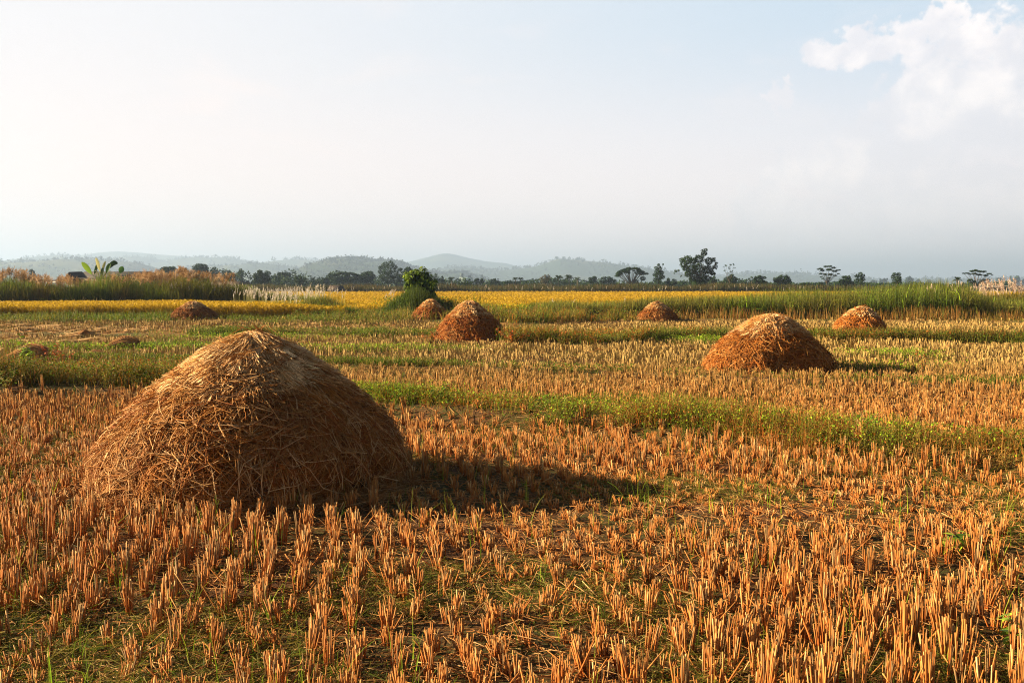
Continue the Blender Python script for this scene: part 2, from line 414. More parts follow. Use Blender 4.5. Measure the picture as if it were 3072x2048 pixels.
def build_bund_weeds():
    b = MB()
    def strip(k, x0, x1, w0, w1, dens, H, wd, cols, leaf=0, leafcols=None, lsize=.03, lean=.6, seed=0, K=4, cut=.3, tip=None):
        n = int((x1 - x0) * (w1 - w0) * dens); x = U(x0, x1, n); s = w0 + (w1 - w0) * U(0, 1, n)
        y = bf(k, x) + s + (1.0 if k in 'ab' else 1.8) * (fbm(x, x * 0 + seed, 1.6, 77, 3) - .5); sc_ = 1 if k in 'ab' else 2.2; p = .6 * fbm(x, y, 2.4 * sc_, seed + 200, 3) + .4 * fbm(x, y, .5 * sc_, seed + 300, 2)
        m = (p > U(cut + .02, cut + .2, n)) & inview(x, y, 1.1)
        for hx, hy, hr in STACK_DISCS: m &= ((x - hx) ** 2 + (y - hy) ** 2 > (hr * .95) ** 2) & ~((np.abs(x - hx * y / hy) < hr) & (y < hy) & (y > hy - 6) & (U(0, 1, n) < .9))
        x, y, p = x[m], y[m], p[m]
        upright(b, x, y, H * U(.35, 1.2, len(x)) * (.35 + 1.15 * np.clip((p - .3) * 2.6, 0, 1)), wd, cols, K=K, lean=lean, tipcols=tip)
        if leaf:
            n = int(leaf * len(x)); i = rng.integers(0, len(x), n)
            xx = x[i] + rng.normal(size=n) * .05; yy = y[i] + rng.normal(size=n) * .05
            leafbits(b, xx, yy, .02, H * .95, lsize * U(.6, 1.3, n), leafcols or cols)
    # a: near bund
    strip('a', -2.6, 9, -.35, 1.1, 1150, .27, .0035, OLIVE + GREEN + GREEN[1:3] + RUST[1:2], 1.7, GREEN + LIME + LIME[:1] + OLIVE + RUST[1:2], .034, seed=1, cut=.36)
    strip('a', -2.6, 9, .2, 3.0, 560, .22, .004, OLIVE + GREEN[1:3] + GOLD[2:], 1.3, GREEN + LIME + OLIVE + RUST[1:2], .034, seed=2, cut=.40)
    strip('a', -2, 6.5, -.45, .6, 900, .26, .0035, RUST[1:] + GOLD[2:] + OLIVE[3:], 1.0, RUST[1:] + GOLD[2:], .024, seed=3, cut=.40)
    strip('a', -1.8, 5.5, .6, 4.4, 420, .17, .004, OLIVE + LIME[:1] + GREEN[1:3], .9, GREEN + LIME, .035, seed=4, cut=.4)
    strip('a', -2.8, 1.2, -.1, 2.2, 620, .24, .0035, OLIVE + GREEN + RUST[1:2], 1.5, GREEN + LIME[:1] + OLIVE + RUST[1:2], .034, seed=21, cut=.12)
    # a, left thicket behind the big stack
    strip('a', -16, -4.6, -.3, 1.3, 900, .5, .005, OLIVE + GREEN[:1] + GREEN[3:] + GOLD[2:] + RUST[1:2], 2.0, OLIVE + GREEN + RUST[1:2] + GREEN[3:], .04, seed=5, cut=.16)
    strip('a', -16, -4.6, .6, 3.6, 520, .46, .005, OLIVE + RUST[1:] + GOLD[2:], 1.8, OLIVE + RUST + RUST + GOLD[2:3] + GREEN, .035, seed=6, cut=.36)
    # b
    strip('b', -14, 12, -.2, .4, 650, .18, .006, GREEN[:2] + GREEN[3:] + OLIVE, .8, GREEN, .045, seed=7, cut=.3)
    # c
    strip('c', -12.5, 24, -.4, 1.5, 330, .34, .012, GREEN + OLIVE, 1.2, GREEN + OLIVE, .06, seed=8, cut=.3, K=3)
    strip('c', -3, 7, -.6, 4.6, 300, .44, .011, RUST[1:2] + GOLD[:1] + OLIVE + GREEN[:2], 2.0, RUST + OLIVE + GREEN[:2] + GOLD[3:], .06, seed=9, cut=.36, K=3)
    strip('c', 9, 20, -.6, 2.0, 300, .42, .011, RUST[1:2] + OLIVE + GREEN[:1], 1.6, RUST[1:] + OLIVE + GREEN, .06, seed=10, cut=.33, K=3)
    strip('e', -22, -8, -.5, .8, 360, .28, .010, GREEN + OLIVE, 1.0, GREEN + LIME[:1], .05, seed=11, cut=.3, K=3)
    # patch of green weeds, right
    for px_, py_, rx_, ry_, nn in ((890, 358, 1.1, 1.1, 2600), (700, 343, 1.4, 1.0, 2200), (372, 352, 2.6, .7, 3200), (250, 340, 3, .8, 3000), (120, 352, 3.4, .6, 3000), (850, 372, 2.2, .5, 1800)):
        cx, cy = gp(px_, py_); x = cx + rng.normal(size=nn) * rx_ * .6; y = cy + rng.normal(size=nn) * ry_ * .6
        upright(b, x, y, U(.08, .3, nn), .008, GREEN + LIME[:1] + OLIVE, K=3, lean=.6)
        leafbits(b, x[::2], y[::2], .03, .28, .05 * U(.6, 1.3, len(x[::2])), GREEN + LIME)
    # d: band of weeds and long grass at the far end of the stubble
    strip('d', -40, -5, -2.4, 2.6, 110, .36, .016, GREEN + OLIVE, .7, GREEN + OLIVE, .07, seed=12, cut=.25, K=3)
    strip('d', -12, -1, -1.2, 6, 100, .62, .016, OLIVE + GREEN + GOLD[2:], .9, GREEN + OLIVE + RUST[1:2], .08, seed=13, cut=.33, K=3)
    strip('d', -3, 9, .2, 5.5, 170, .74, .016, GOLD[1:] + OLIVE + OLIVE + GREEN + RUST[1:3], .9, OLIVE + GREEN + GOLD[:1], .08, seed=14, cut=.3, K=4)
    strip('d', -2.2, 1.6, 3.5, 8, 110, 1.05, .016, GREEN + OLIVE, .6, GREEN + LIME[:1], .09, seed=15, cut=.3)
    tag(b.build('undergrowth', M_GRASS), 'green and rust weeds matted along the low earth bunds', 'weeds', kind='stuff')

    # tall green reed grass, right
    b = MB()
    n = 52000; x = U(1, 48, n); s = U(0, 1, n)
    y = np.interp(x, [1, 5, 9, 20, 48], [54, 55.5, 57, 54.5, 52]) + s * np.interp(x, [1, 8, 20], [5, 5, 9]); m = inview(x, y, 1.1); x, y = x[m], y[m]
    H = np.interp(x / y, [0, .07, .16, .22, .27, .36, .41, .455, .47, .52], [1.0, 1.15, 1.3, 1.55, 1.75, 1.95, 2.15, 2.2, 1.45, 1.15])
    H = H * (.72 + .5 * fbm(x, y, 2.2, 301, 3)) * U(.55, 1.06, len(x))
    upright(b, x, y, H, U(.010, .020, len(x)), [(.024, .046, .006), (.042, .07, .008), (.014, .025, .004), (.06, .08, .010), (.16, .12, .04)], K=5, lean=.2, tipcols=[(.07, .11, .012), (.12, .15, .018), (.045, .075, .010), (.18, .18, .04)], patch=.35)
    # loose sprays arching out near the top, leaf tangles at the face
    k = rng.integers(0, len(x), 9000); upright(b, x[k], y[k], H[k] * U(.3, .5, 9000), .02, GREEN + LIME[:1], K=4, lean=.7, z0=gz(x[k], y[k]) + H[k] * U(.35, .62, 9000))
    tag(b.build('reed_grass', M_GRASS), 'tall dense green grass standing along the right field edge', 'tall grass', kind='stuff')
    b = MB()
    n = 9500; x = U(5, 48, n); y = np.interp(x, [1, 5, 9, 20, 48], [54, 55.5, 57, 54.5, 52]) - U(.0, 2.0, n); m = inview(x, y, 1.1) & (vn(x, y, 2.2, 77) + .5 * vn(x, y, .7, 79) > U(.1, .9, n) + .55 * (x < 12)); x, y = x[m], y[m]
    upright(b, x, y, U(.3, .95, len(x)) * (.5 + .8 * fbm(x, y, 1.5, 91)), .014, [(.3, .13, .03), (.36, .19, .055), (.24, .09, .02), (.16, .1, .02), (.1, .1, .02), (.07, .09, .012)], K=4, lean=.25)
    tag(b.build('dry_grass', M_GRASS), 'dry orange stalks fringing the foot of the tall green grass', 'dry grass', kind='stuff')

# ------------------------------------------------------------------ ripe rice
def build_rice():
    cols = [(.34, .22, .009), (.30, .19, .008), (.40, .27, .015), (.24, .18, .014)]
    def field(name, label, poly, y0, y1, h, n, w, hs, mixg=0.0):
        b = MB()
        # canopy surface
        ys = np.geomspace(y0, y1, 90); us = np.linspace(0, 1, 160)
        Yg, Ug = np.meshgrid(ys, us, indexing='ij'); xl = np.interp(Yg, poly[0], poly[1]); xr = np.interp(Yg, poly[0], poly[2])
        Xg = xl + (xr - xl) * Ug; Zg = h * .72 + .12 * (fbm(Xg, Yg, 3, 5) - .5)
        lines = np.zeros_like(Yg)
        for L in hs: lines += np.exp(-((Yg - L - .03 * Xg) / (1.0 + .006 * L)) ** 2)
        Zg = Zg - .45 * np.clip(lines, 0, 1)
        Zg = Zg * np.clip((Yg - y0) / (1.8 if y0 < 60 else 3), 0, 1) ** .5; Zg[0, :] = 0; Zg[:, 0] = 0; Zg[:, -1] = 0; Zg[-1, :] = 0
        V = np.stack([Xg, Yg, Zg], -1).reshape(-1, 3); i = np.arange(89)[:, None]; j = np.arange(159)[None]
        q = np.stack([i * 160 + j, (i) * 160 + j + 1, (i + 1) * 160 + j + 1, (i + 1) * 160 + j], -1).reshape(-1, 4)
        cc = np.array([.36, .23, .015]) * (.8 + .4 * fbm(V[:, 0], V[:, 1], 5, 15)[:, None])
        b.add(V, q, cc)
        u = U(0, 1, n); u[:n // 6] *= .06; y = y0 * (y1 / y0) ** u; xl = np.interp(y, poly[0], poly[1]); xr = np.interp(y, poly[0], poly[2]); x = xl + (xr - xl) * U(0, 1, n)
        lines = np.zeros(n)
        for L in hs: lines += np.exp(-((y - L - .03 * x) / (1.0 + .006 * L)) ** 2)
        m = inview(x, y, 1.1) & (lines < U(.2, 1, n)); x, y = x[m], y[m]
        c = cols + ([(.2, .24, .03)] if mixg else [])
        z0 = np.zeros(len(x)); front = y < y0 * 1.035
        z0 = np.where(front, 0, h * .5)
        H = np.where(front, h, h * .5) * U(.8, 1.12, len(x)) * (.72 + .56 * fbm(x, y, 3.5, 19))
        upright(b, x, y, H, w * y / y0, c, K=4, lean=.3, z0=z0, patch=.45)
        # drooping heads
        k = rng.integers(0, len(x), len(x) // 2); xx, yy = x[k], y[k]
        a = U(0, 6.28, len(k)); t = np.linspace(0, 1, 4)
        P = np.stack([xx[:, None] + np.cos(a)[:, None] * .16 * t, yy[:, None] + np.sin(a)[:, None] * .16 * t, (z0 + H)[k][:, None] * .93 + .05 * np.sin(t * 3.1) - .1 * t ** 2], -1)
        b.strands(P, (w * 1.1 * yy / y0)[:, None] * np.array([[.5, 1, 1, .3]]), pick(cols[:1] + cols[2:3], len(k))[:, None] * np.ones((1, 4, 1)), 2)
        tag(b.build(name, M_RICE), label, 'rice', kind='stuff')
    field('rice_crop', 'golden strip of standing ripe rice in front of the plumed reeds', ([57, 64, 78], [-42, -46, -52], [-9.5, -10.5, -12]), 57, 76, .86, 60000, .014, [])
    field('rice_crop', 'wide golden field of ripe rice reaching back to the tree line', ([63, 80, 211], [-10, -48, -130], [26, 40, 125]), 63, 209, .8, 150000, .018, [78, 96, 150])

# ------------------------------------------------------------------ plumed reeds
def plumes(b, x, y, z, L, W, cols, nper, droop=.25, wd=.02, az=None):
    """soft seed heads: many short hairs along a leaning stem"""
    n = len(x)
    a = U(0, 6.28, n) if az is None else az + rng.normal(size=n) * .5
    ln = np.abs(rng.normal(size=n)) * droop
    ax = unit(np.stack([np.cos(a) * ln, np.sin(a) * ln, np.ones(n)], -1))
    t = U(0, 1, (n, nper)); base = np.stack([x, y, z], -1)[:, None] + ax[:, None] * (t * L[:, None])[..., None]
    wprof = np.sin(np.clip(t * 1.05 + .08, 0, 1) * math.pi) ** .6
    off = rng.normal(size=(n, nper, 3)) * .5; tip = base + off * (W[:, None] * wprof)[..., None] + ax[:, None] * (L * .16)[:, None, None]
    mid = (base + tip) / 2 + np.array([0, 0, .02])
    P = np.stack([base, mid, tip], 2).reshape(n * nper, 3, 3)
    c = pick(cols, n)[:, None] * U(.85, 1.12, (n, nper, 1)); C = np.broadcast_to(c[:, :, None], (n, nper, 3, 3)).reshape(-1, 3, 3)
    b.strands(P, np.full((n * nper, 1), wd) * np.array([[.5, 1, .35]]), C, 2)
def build_reeds():
    b = MB()
    # left thicket with tawny plumes: X/Y runs -.53 .. -.27
    n = 36000; y = U(77, 84, n); u = U(-.56, -.255, n); x = u * y
    top = np.interp(u, [-.52, -.49, -.46, -.43, -.42, -.40, -.37, -.33, -.29, -.26], [3.15, 3.1, 2.9, 2.6, 2.8, 3.3, 3.0, 3.0, 2.7, 2.3])
    H = top * .84 * U(.5, 1.06, n) * (.62 + .7 * fbm(x, y, 1.8, 401, 3))
    upright(b, x, y, H, U(.018, .03, n), [(.02, .035, .006), (.04, .065, .010), (.10, .13, .02), (.02, .03, .006), (.14, .15, .03)], K=5, lean=.3, tipcols=GREEN[:3] + OLIVE[:2], patch=.9)
    k = rng.integers(0, n, 700); upright(b, x[k], y[k] - .5, H[k] * .5, .03, [(.45, .35, .18), (.5, .42, .25)], K=4, lean=.5)
    # tawny plumes in tufts
    nt_ = 50; tu = np.concatenate([U(-.53, -.44, 20), U(-.40, -.275, 28), U(-.44, -.39, 6)])
    for i in range(nt_):
        m = int(rng.integers(5, 13)); yy = U(77, 82) + rng.normal(size=m) * .3; uu = tu[i] + rng.normal(size=m) * .0042
        tp = np.interp(uu, [-.52, -.49, -.46, -.43, -.40, -.37, -.33, -.29, -.26], [3.2, 3.15, 2.9, 2.6, 2.6, 3.1, 3.2, 2.9, 2.3]) + U(-.5, .1)
        L = U(.35, .75, m); plumes(b, uu * yy, yy, tp - L * .9 + rng.normal(size=m) * .12, L, U(.22, .4, m), [(.27, .16, .07), (.33, .205, .10), (.2, .11, .045), (.38, .27, .16)], 44, .25, .012, 0)
    tag(b.build('reeds', M_GRASS), 'dark green reeds topped with tawny orange plumes, far left', 'reeds', kind='stuff')
    # white plumed grass
    b = MB()
    WH = [(.50, .46, .40), (.6, .57, .52), (.44, .38, .31), (.54, .49, .43)]
    n = 22000; u = U(-.335, -.19, n); y = U(78, 86, n) ; x = u * y
    H = np.interp(u, [-.335, -.28, -.24, -.21, -.19], [1.8, 1.9, 1.5, 1.2, 1.0]) * U(.5, 1.05, n)
    upright(b, x, y, H, U(.016, .026, n), GREEN + OLIVE + [(.2, .22, .06)], K=4, lean=.22)
    m = 430; u = U(-.34, -.185, m); y = U(77, 84, m); tp = np.interp(u, [-.34, -.28, -.24, -.21, -.185], [2.2, 2.25, 1.75, 1.9, 1.5]) * U(.78, 1.04, m)
    L = U(.22, .5, m); plumes(b, u * y, y, tp - L, L, U(.05, .1, m), WH, 16, .3, .012, 2.6)
    xs = (u * y)[:, None] * np.ones((1, 3)); P = np.stack([xs, y[:, None] * np.ones((1, 3)), np.linspace(.3, 1, 3)[None] * (tp - L * .7)[:, None]], -1); b.strands(P, .008, np.array([.3, .3, .12]), 2)
    # whiter clump in the middle distance with green tussock (strip 1: rx 500..700)
    def tuss(i, rx, d, w, hgt, npl, ptop, nb, cols=GREEN + OLIVE):
        X, _ = reg(i, rx, 350, d); xx = X + rng.normal(size=nb) * w * .5; yy = d + rng.normal(size=nb) * w * .4
        upright(b, xx, yy, hgt * U(.4, 1.05, nb), .018, cols, K=5, lean=.45)
        if npl:
            xx = X + rng.normal(size=npl) * w * .4; yy = d + rng.normal(size=npl) * w * .3; L = U(.25, .45, npl); tp = ptop * U(.78, 1.03, npl)
            plumes(b, xx, yy, tp - L, L, U(.06, .1, npl), WH, 22, .3, .012, 0.3)
            xs = xx[:, None] * np.ones((1, 3)); P = np.stack([xs, yy[:, None] * np.ones((1, 3)), np.linspace(.2, 1, 3)[None] * (tp - L * .7)[:, None]], -1); b.strands(P, .008, np.array([.3, .3, .12]), 2)
    tuss(1, 585, 60, 1.0, 1.45, 26, 2.1, 2600); tuss(1, 640, 59, 1.2, 1.05, 0, 0, 2600); tuss(1, 430, 61, 1.1, .9, 12, 1.5, 1500); tuss(1, 280, 66, 1.6, 1.0, 40, 1.6, 1500)
    tuss(1, 740, 58, 1.3, .8, 0, 0, 2200, GREEN[3:] + GREEN[:1])
    tuss(0, 2300, 72, 1.5, 1.0, 40, 1.75, 900); tuss(1, 120, 70, 1.8, .9, 34, 1.55, 900)
    for rx in (790, 1205, 1240, 1390, 1250, 1330): tuss(1, rx, 66, .3, .8, 3, 1.75, 120)
    for rx in (375, 1025, 560): tuss(2, rx, 68, .3, .7, 2, 1.2, 120)
    tag(b.build('plume_grass', M_GRASS), 'pale white feathery plumes rising from green grass tussocks', 'plume grass', kind='stuff')
    # beige plumes far right
    b = MB()
    m = 70; X1, _ = reg(3, 2240, 350, 70); x = X1 + rng.normal(size=m) * 1.6; y = 70 + rng.normal(size=m) * .8
    n = 3000; k = rng.integers(0, m, n); upright(b, x[k] + rng.normal(size=n) * .3, y[k] + rng.normal(size=n) * .3, U(.7, 1.7, n), .018, OLIVE + GREEN[:1], K=4, lean=.25)
    L = U(.4, .8, m); tp = np.interp(x - X1, [-2.5, -1, 0, 2.5], [1.9, 2.7, 2.5, 1.8]) * U(.75, 1.02, m); plumes(b, x, y, tp - L, L, U(.13, .22, m), [(.5, .38, .3), (.58, .46, .38), (.42, .3, .22)], 40, .22, .012, 2.8)
    m2 = 14; X2 = np.array([reg(3, r, 350, 58)[0] for r in np.linspace(1380, 1960, m2)]) + U(-.4, .4, m2); L2 = U(.25, .4, m2)
    plumes(b, X2, np.full(m2, 56.) + U(0, 2, m2), U(1.75, 2.3, m2) - L2, L2, U(.06, .12, m2), [(.6, .5, .4), (.62, .48, .36)], 26, .25, .011)
    tag(b.build('plume_reeds', M_GRASS), 'beige feathery reed heads at the far right beside the bamboo frame', 'reeds', kind='stuff')
    # scrub line under the trees
    b = MB()
    n = 60000; u = U(-.30, .40, n); y = U(210, 226, n); x = u * y; p = fbm(x, y, 9, 501, 3)
    H = (1.3 + 2.2 * p ** 1.5) * U(.5, 1.05, n); upright(b, x, y, H, .07, [(.025, .04, .01), (.04, .055, .012), (.07, .06, .018), (.08, .05, .02), (.02, .032, .01)], K=3, lean=.25)
    m = 60; u = U(-.25, .3, m); y = np.full(m, 209.); L = U(.4, .8, m); plumes(b, u * y, y, U(.8, 1.7, m), L, U(.1, .2, m), WH, 14, .3, .03)
    tag(b.build('scrub', M_GRASS), 'low olive brown scrub along the far edge of the rice', 'scrub', kind='stuff')

# ------------------------------------------------------------------ hay stacks
PROF_A = [(0, 1), (.09, .965), (.2, .89), (.33, .80), (.55, .645), (.74, .50), (.88, .36), (.965, .19), (1, 0)]
PROF_B = [(0, 1), (.1, .975), (.25, .86), (.45, .70), (.68, .52), (.86, .34), (.96, .16), (1, 0)]
PROF_C = [(0, 1), (.1, .97), (.25, .885), (.46, .73), (.67, .56), (.83, .38), (.95, .18), (1, 0)]
STACKS = [
    ('large near haystack of orange brown straw with a pale frayed cap, casting a long shadow', -2.61, 10.05, 1.43, 1.50, PROF_A, 0, 1.0),
    ('mid-sized haystack on the right side with a bright pale crown above orange straw', 5.80, 22.7, 1.32, 1.31, PROF_C, 1, 1.0),
    ('steep haystack at centre, tallest of the far ones, with pale straw streaks on its front', -1.42, 35.2, 1.15, 1.42, PROF_B, 2, 1.1),
    ('small haystack just in front of the leafy green tree, half behind weeds', -4.48, 54.3, 1.0, 1.2, PROF_B, 3, 1.1),
    ('small cone haystack against the green grass right of centre', 7.65, 53.0, 1.05, 1.1, PROF_B, 4, 1.0),
    ('small haystack at right before the tall green reeds, between stubble and dry stalks', 14.2, 41.0, 1.02, 1.1, PROF_C, 5, 1.0),
    ('small dark haystack at far left in front of the standing golden rice', -17.3, 54.7, 1.25, 1.09, PROF_B, 6, 1.0),
]
STACK_DISCS = [(s[1], s[2], s[3]) for s in STACKS]
def haystack(label, cx, cy, R, H, prof, seed, sharp):
    root = empty('haystack', (cx, cy, 0), label, 'haystack', 'haystacks standing on the harvested fields')
    g = float(gz(cx, cy))
    pr = np.array(prof, float); tt = np.linspace(0, 1, 200)
    seg = np.r_[0, np.cumsum(np.hypot(np.diff(pr[:, 0]) * R, np.diff(pr[:, 1]) * H))]; tot = seg[-1]; seg = seg / tot
    rr = np.interp(tt, seg, pr[:, 0]) * R; zz = np.interp(tt, seg, pr[:, 1]) * H
    ker = np.ones(13) / 13; rp = np.convolve(np.pad(rr, 6, mode='edge'), ker, 'valid'); zp = np.convolve(np.pad(zz, 6, mode='edge'), ker, 'valid'); rp[0] = 0; 
    S0 = seed * 37
    def surf(th, a):
        a = np.clip(a, 0, 1.02); r = np.interp(a, tt, rp); z = np.interp(a, tt, zp)
        lum = 1 + .05 * np.sin(2 * th + seed) * a + .03 * np.sin(3 * th + seed * 2.1) * a + .14 * (vn(th * 2.4 + 50, a * 6, 1, S0) - .5) * a + .11 * (vn(th * 7 + 90, a * 14, 1, S0 + 2) - .5) * a
        lean_ = (0.0, .05, -.06, .09, -.03, .12, -.1)[seed]; slump = (.02, .06, .03, .08, .05, .10, .07)[seed]
        lum = lum + slump * np.cos(th - seed * 1.9) * np.sin(np.clip(a, 0, 1) * math.pi)
        wob = .04 * (1 - a) * R
        x = r * lum * np.cos(th) + wob * np.sin(seed * 3.3) + lean_ * z; y = r * lum * np.sin(th)
        return np.stack([x, y, z + g * 0 + .03 * H * (vn(th * 3, a * 4, 1, S0 + 5) - .5) * (1 - a)], -1)
    def norm(th, a):
        e = 1e-3; d1 = surf(th + e, a) - surf(th - e, a); d2 = surf(th, a + e) - surf(th, a - e)
        n = unit(np.cross(d2, d1)); out = np.stack([np.cos(th), np.sin(th), np.full_like(th, .3)], -1)
        s = np.sign((n * out).sum(-1, keepdims=True)); return n * np.where(s == 0, 1, s)
    def drape(b, th, a, phi, L, o0, o1, rad, C, K=5, sides=3, curl=.0, flip=0):
        n = len(th); t = np.linspace(0, 1, K)[None]
        cr = rng.normal(size=(n, 1)) * curl
        ph = phi[:, None] + cr * t
        aa = a[:, None] + np.cos(ph) * t * L[:, None] / tot
        r = np.maximum(np.interp(np.clip(aa, 0, 1), tt, rp), .12 * R)
        thh = th[:, None] + np.sin(ph) * t * L[:, None] / r
        P = surf(thh, aa); Nn = norm(thh, aa)
        off = o0[:, None] * (1 - t) + o1[:, None] * t
        P = P + Nn * off[..., None]
        P[..., 2] = np.where(P[..., 2] < .005, .005 + np.abs(rng.normal(size=P[..., 2].shape)) * .01, P[..., 2])
        b.strands(P, rad[:, None] * np.ones((1, K)), C, sides)
    vis_c = math.atan2(-cy, -cx)       # towards the viewer, only used to spend straws where any nearby viewpoint sees them
    def rth(n, back=.25):
        u = U(0, 1, n); return np.where(u < back, U(-math.pi, math.pi, n), vis_c + U(-2.0, 2.0, n))
    # core
    core = MB(); ths = np.linspace(0, 2 * math.pi, 97)[:-1]; aa = np.linspace(0, 1, 50)
    Tg, Ag = np.meshgrid(ths, aa, indexing='ij'); Pc = surf(Tg.ravel(), Ag.ravel()) * np.array([.97, .97, .975]); Pc[:, 2] -= .01
    i = np.arange(96)[:, None]; j = np.arange(49)[None]; i2 = (i + 1) % 96
    q = np.stack([i * 50 + j, i * 50 + j + 1, i2 * 50 + j + 1, i2 * 50 + j], -1).reshape(-1, 4)
    big = seed == 0; mid = seed == 1
    ks = 1.0 if big else (.5 if mid else (.3 if seed == 2 else .17)); rs = 1.0 if big else (1.7 if mid else (2.3 if seed == 2 else 3.0))
    BODY = [(0.2915, 0.0998, 0.0147), (0.2281, 0.0648, 0.0084), (0.3485, 0.1397, 0.0271), (0.1647, 0.0449, 0.0062), (0.3675, 0.1697, 0.0418)]
    PALE = [(0.6409, 0.4305, 0.22), (0.7293, 0.5228, 0.29), (0.5525, 0.3382, 0.15), (0.442, 0.246, 0.09)]
    tone = np.array([(1, 1, 1), (1.1, 1.05, 1), (1.0, .85, .75), (1.08, .92, .85), (.92, .85, .8), (1.12, 1.02, .9), (.8, .72, .7)][seed])
    BODY = [tuple(np.array(c) * tone) for c in BODY]
    core.add(Pc, q, (.07, .03, .01))
    b = core
    def rad(n, lo=.0016, hi=.0034): return U(lo, hi, n) * rs
    # base fuzz: short curly straw everywhere on the body
    n = int(30000 * ks); a = U(.22, 1.0, n) ** .85; th = rth(n)
    patch = fbm(th * R * 2 + 40, a * tot * 2, .5, S0 + 60, 3)
    ph = (patch - .5) * 7 + rng.normal(size=n) * .75
    C = pick(BODY, n) * (.45 + .9 * vn(th * 5, a * 8, 1, S0 + 8))[:, None] * U(.3, 1.3, (n, 1))
    # shade painted in: straw darkened toward brown on the right, away from the sun
    rshade = np.clip(np.cos(th - 0.2), 0, 1)[:, None] * .55; C = C * (1 - rshade) + np.array([.10, .06, .025]) * rshade
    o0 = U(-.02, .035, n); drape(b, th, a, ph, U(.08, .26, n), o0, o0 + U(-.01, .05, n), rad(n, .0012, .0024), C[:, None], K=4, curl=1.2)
    # bundles: parallel straws with their cut ends sticking out
    nb = int(420 * (ks if big else ks * .9 + .1)); bt = rth(nb); ba = U(.2, .98, nb); bp = rng.normal(size=nb) * .95; m = 42 if big else 26
    th = np.repeat(bt, m) + rng.normal(size=nb * m) * .045 * min(1.6, 1.6 / R); a = np.repeat(ba, m) + rng.normal(size=nb * m) * .022
    k = a < .99; th, a = th[k], a[k]; nn = len(th)
    ph = np.repeat(bp, m)[k] + rng.normal(size=nn) * .16; L = np.repeat(U(.25, .7, nb), m)[k] * U(.7, 1.1, nn)
    bo = np.repeat(U(0, .03, nb), m)[k]; be = np.repeat(U(.02, .17, nb), m)[k]
    C = np.repeat(pick(BODY, nb) * U(.6, 1.35, (nb, 1)), m, 0)[k] * U(.6, 1.3, (nn, 1)); 
    Ck = np.repeat(C[:, None], 4, 1); Ck[:, -1] = Ck[:, -1] * .6 + np.array([.5, .3, .12]) * .4
    drape(b, th, a, ph, L, bo + U(-.01, .01, nn), be * U(.5, 1.1, nn), rad(nn), Ck, K=4, curl=.25)
    # stray long bright straws
    n = int(4600 * max(ks, .22)); th = rth(n); a = U(.25, .97, n); C = pick((PALE[2:] + BODY + PALE[:1]) if big else (BODY + BODY + PALE[3:]), n)
    drape(b, th, a, rng.normal(size=n) * 1.0, U(.2, .75, n), U(.02, .07, n), U(.03, .17, n), rad(n, .0026, .0042), C[:, None], K=5, curl=.5)
    # short ends poking outwards
    n = int(2600 * max(ks, .3)); th = rth(n); a = U(.15, .98, n); P0 = surf(th, a); Nn = norm(th, a); d = unit(Nn + rng.normal(size=(n, 3)) * .6 + np.array([0, 0, -.3])); t = np.linspace(0, 1, 3)
    P = P0[:, None] + d[:, None] * (t[None, :, None] * U(.05, .17, n)[:, None, None]); P[..., 2] = np.maximum(P[..., 2], .01)
    b.strands(P, rad(n, .0016, .003)[:, None], pick(BODY + PALE[3:], n)[:, None] * np.ones((1, 3, 1)), 3)
    # base skirt
    n = int(4200 * max(ks, .3)); th = rth(n); a = U(.9, 1.0, n); drape(b, th, a, rng.normal(size=n) * 1.1, U(.12, .34, n), U(.0, .04, n), U(.02, .09, n), rad(n), pick(BODY, n)[:, None], K=4, curl=.6)
    body = b.build('straw_body', M_STRAW, root)
    # cap: layered swathes combed down from the top
    c = MB()
    capend = .50
    n0 = int(9000 * max(ks, .22)); th = rth(n0, .35); a = U(0, .34, n0); ph = rng.normal(size=n0) * .22 + .5 * (vn(th * 2, a * 3, 1, S0 + 9) - .5)
    L = U(.3, .62, n0) * R / 1.55; L = np.minimum(L, (capend + .08 * np.sin(th * 3 + seed) - a) * tot * U(.75, 1.05, n0)); L = np.maximum(L, .06)
    C = pick(PALE + BODY[2:3], n0) * (.8 + .35 * vn(th * 7, a * 2, 1, S0 + 10))[:, None]
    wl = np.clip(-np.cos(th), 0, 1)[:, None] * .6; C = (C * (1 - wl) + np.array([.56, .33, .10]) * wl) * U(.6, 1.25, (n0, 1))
    Ck = np.repeat(C[:, None], 5, 1); Ck[:, -1] = np.clip(Ck[:, -1] * 1.15, 0, .8)
    drape(c, th, a, ph, L, U(.02, .06, n0), U(.05, .13, n0), rad(n0, .0016, .0036), Ck, K=5, curl=.18)
    # frayed overhanging bundles at the edge of the cap
    nb = 120 if big else (60 if mid else 30); m = 34 if big else 18; bt = rth(nb, .3); ba = U(.08, .37, nb)
    th = np.repeat(bt, m) + rng.normal(size=nb * m) * .05; a = np.repeat(ba, m) + rng.normal(size=nb * m) * .015; nn = nb * m
    Lb = np.repeat(U(.26, .42, nb), m) * R / 1.55 * U(.9, 1.06, nn)
    C = np.repeat(pick(PALE, nb) * U(.8, 1.45, (nb, 1)), m, 0) * U(.8, 1.25, (nn, 1)); drape(c, th, a, np.repeat(rng.normal(size=nb) * .15, m) + rng.normal(size=nn) * .07, Lb, np.full(nn, .05), U(.08, .16, nn), rad(nn, .0022, .0038), C[:, None], K=4, curl=.1)
    # straws bent over the tip
    n = int(1500 * max(ks, .3)); a0 = U(0, 6.28, n); P0 = surf(a0, np.full(n, .03)); 
    d = rng.normal(size=(n, 2)); d = unit(d); t = np.linspace(-1, 1, 7)[None]; L = U(.15, .42, n)[:, None] * R / 1.55
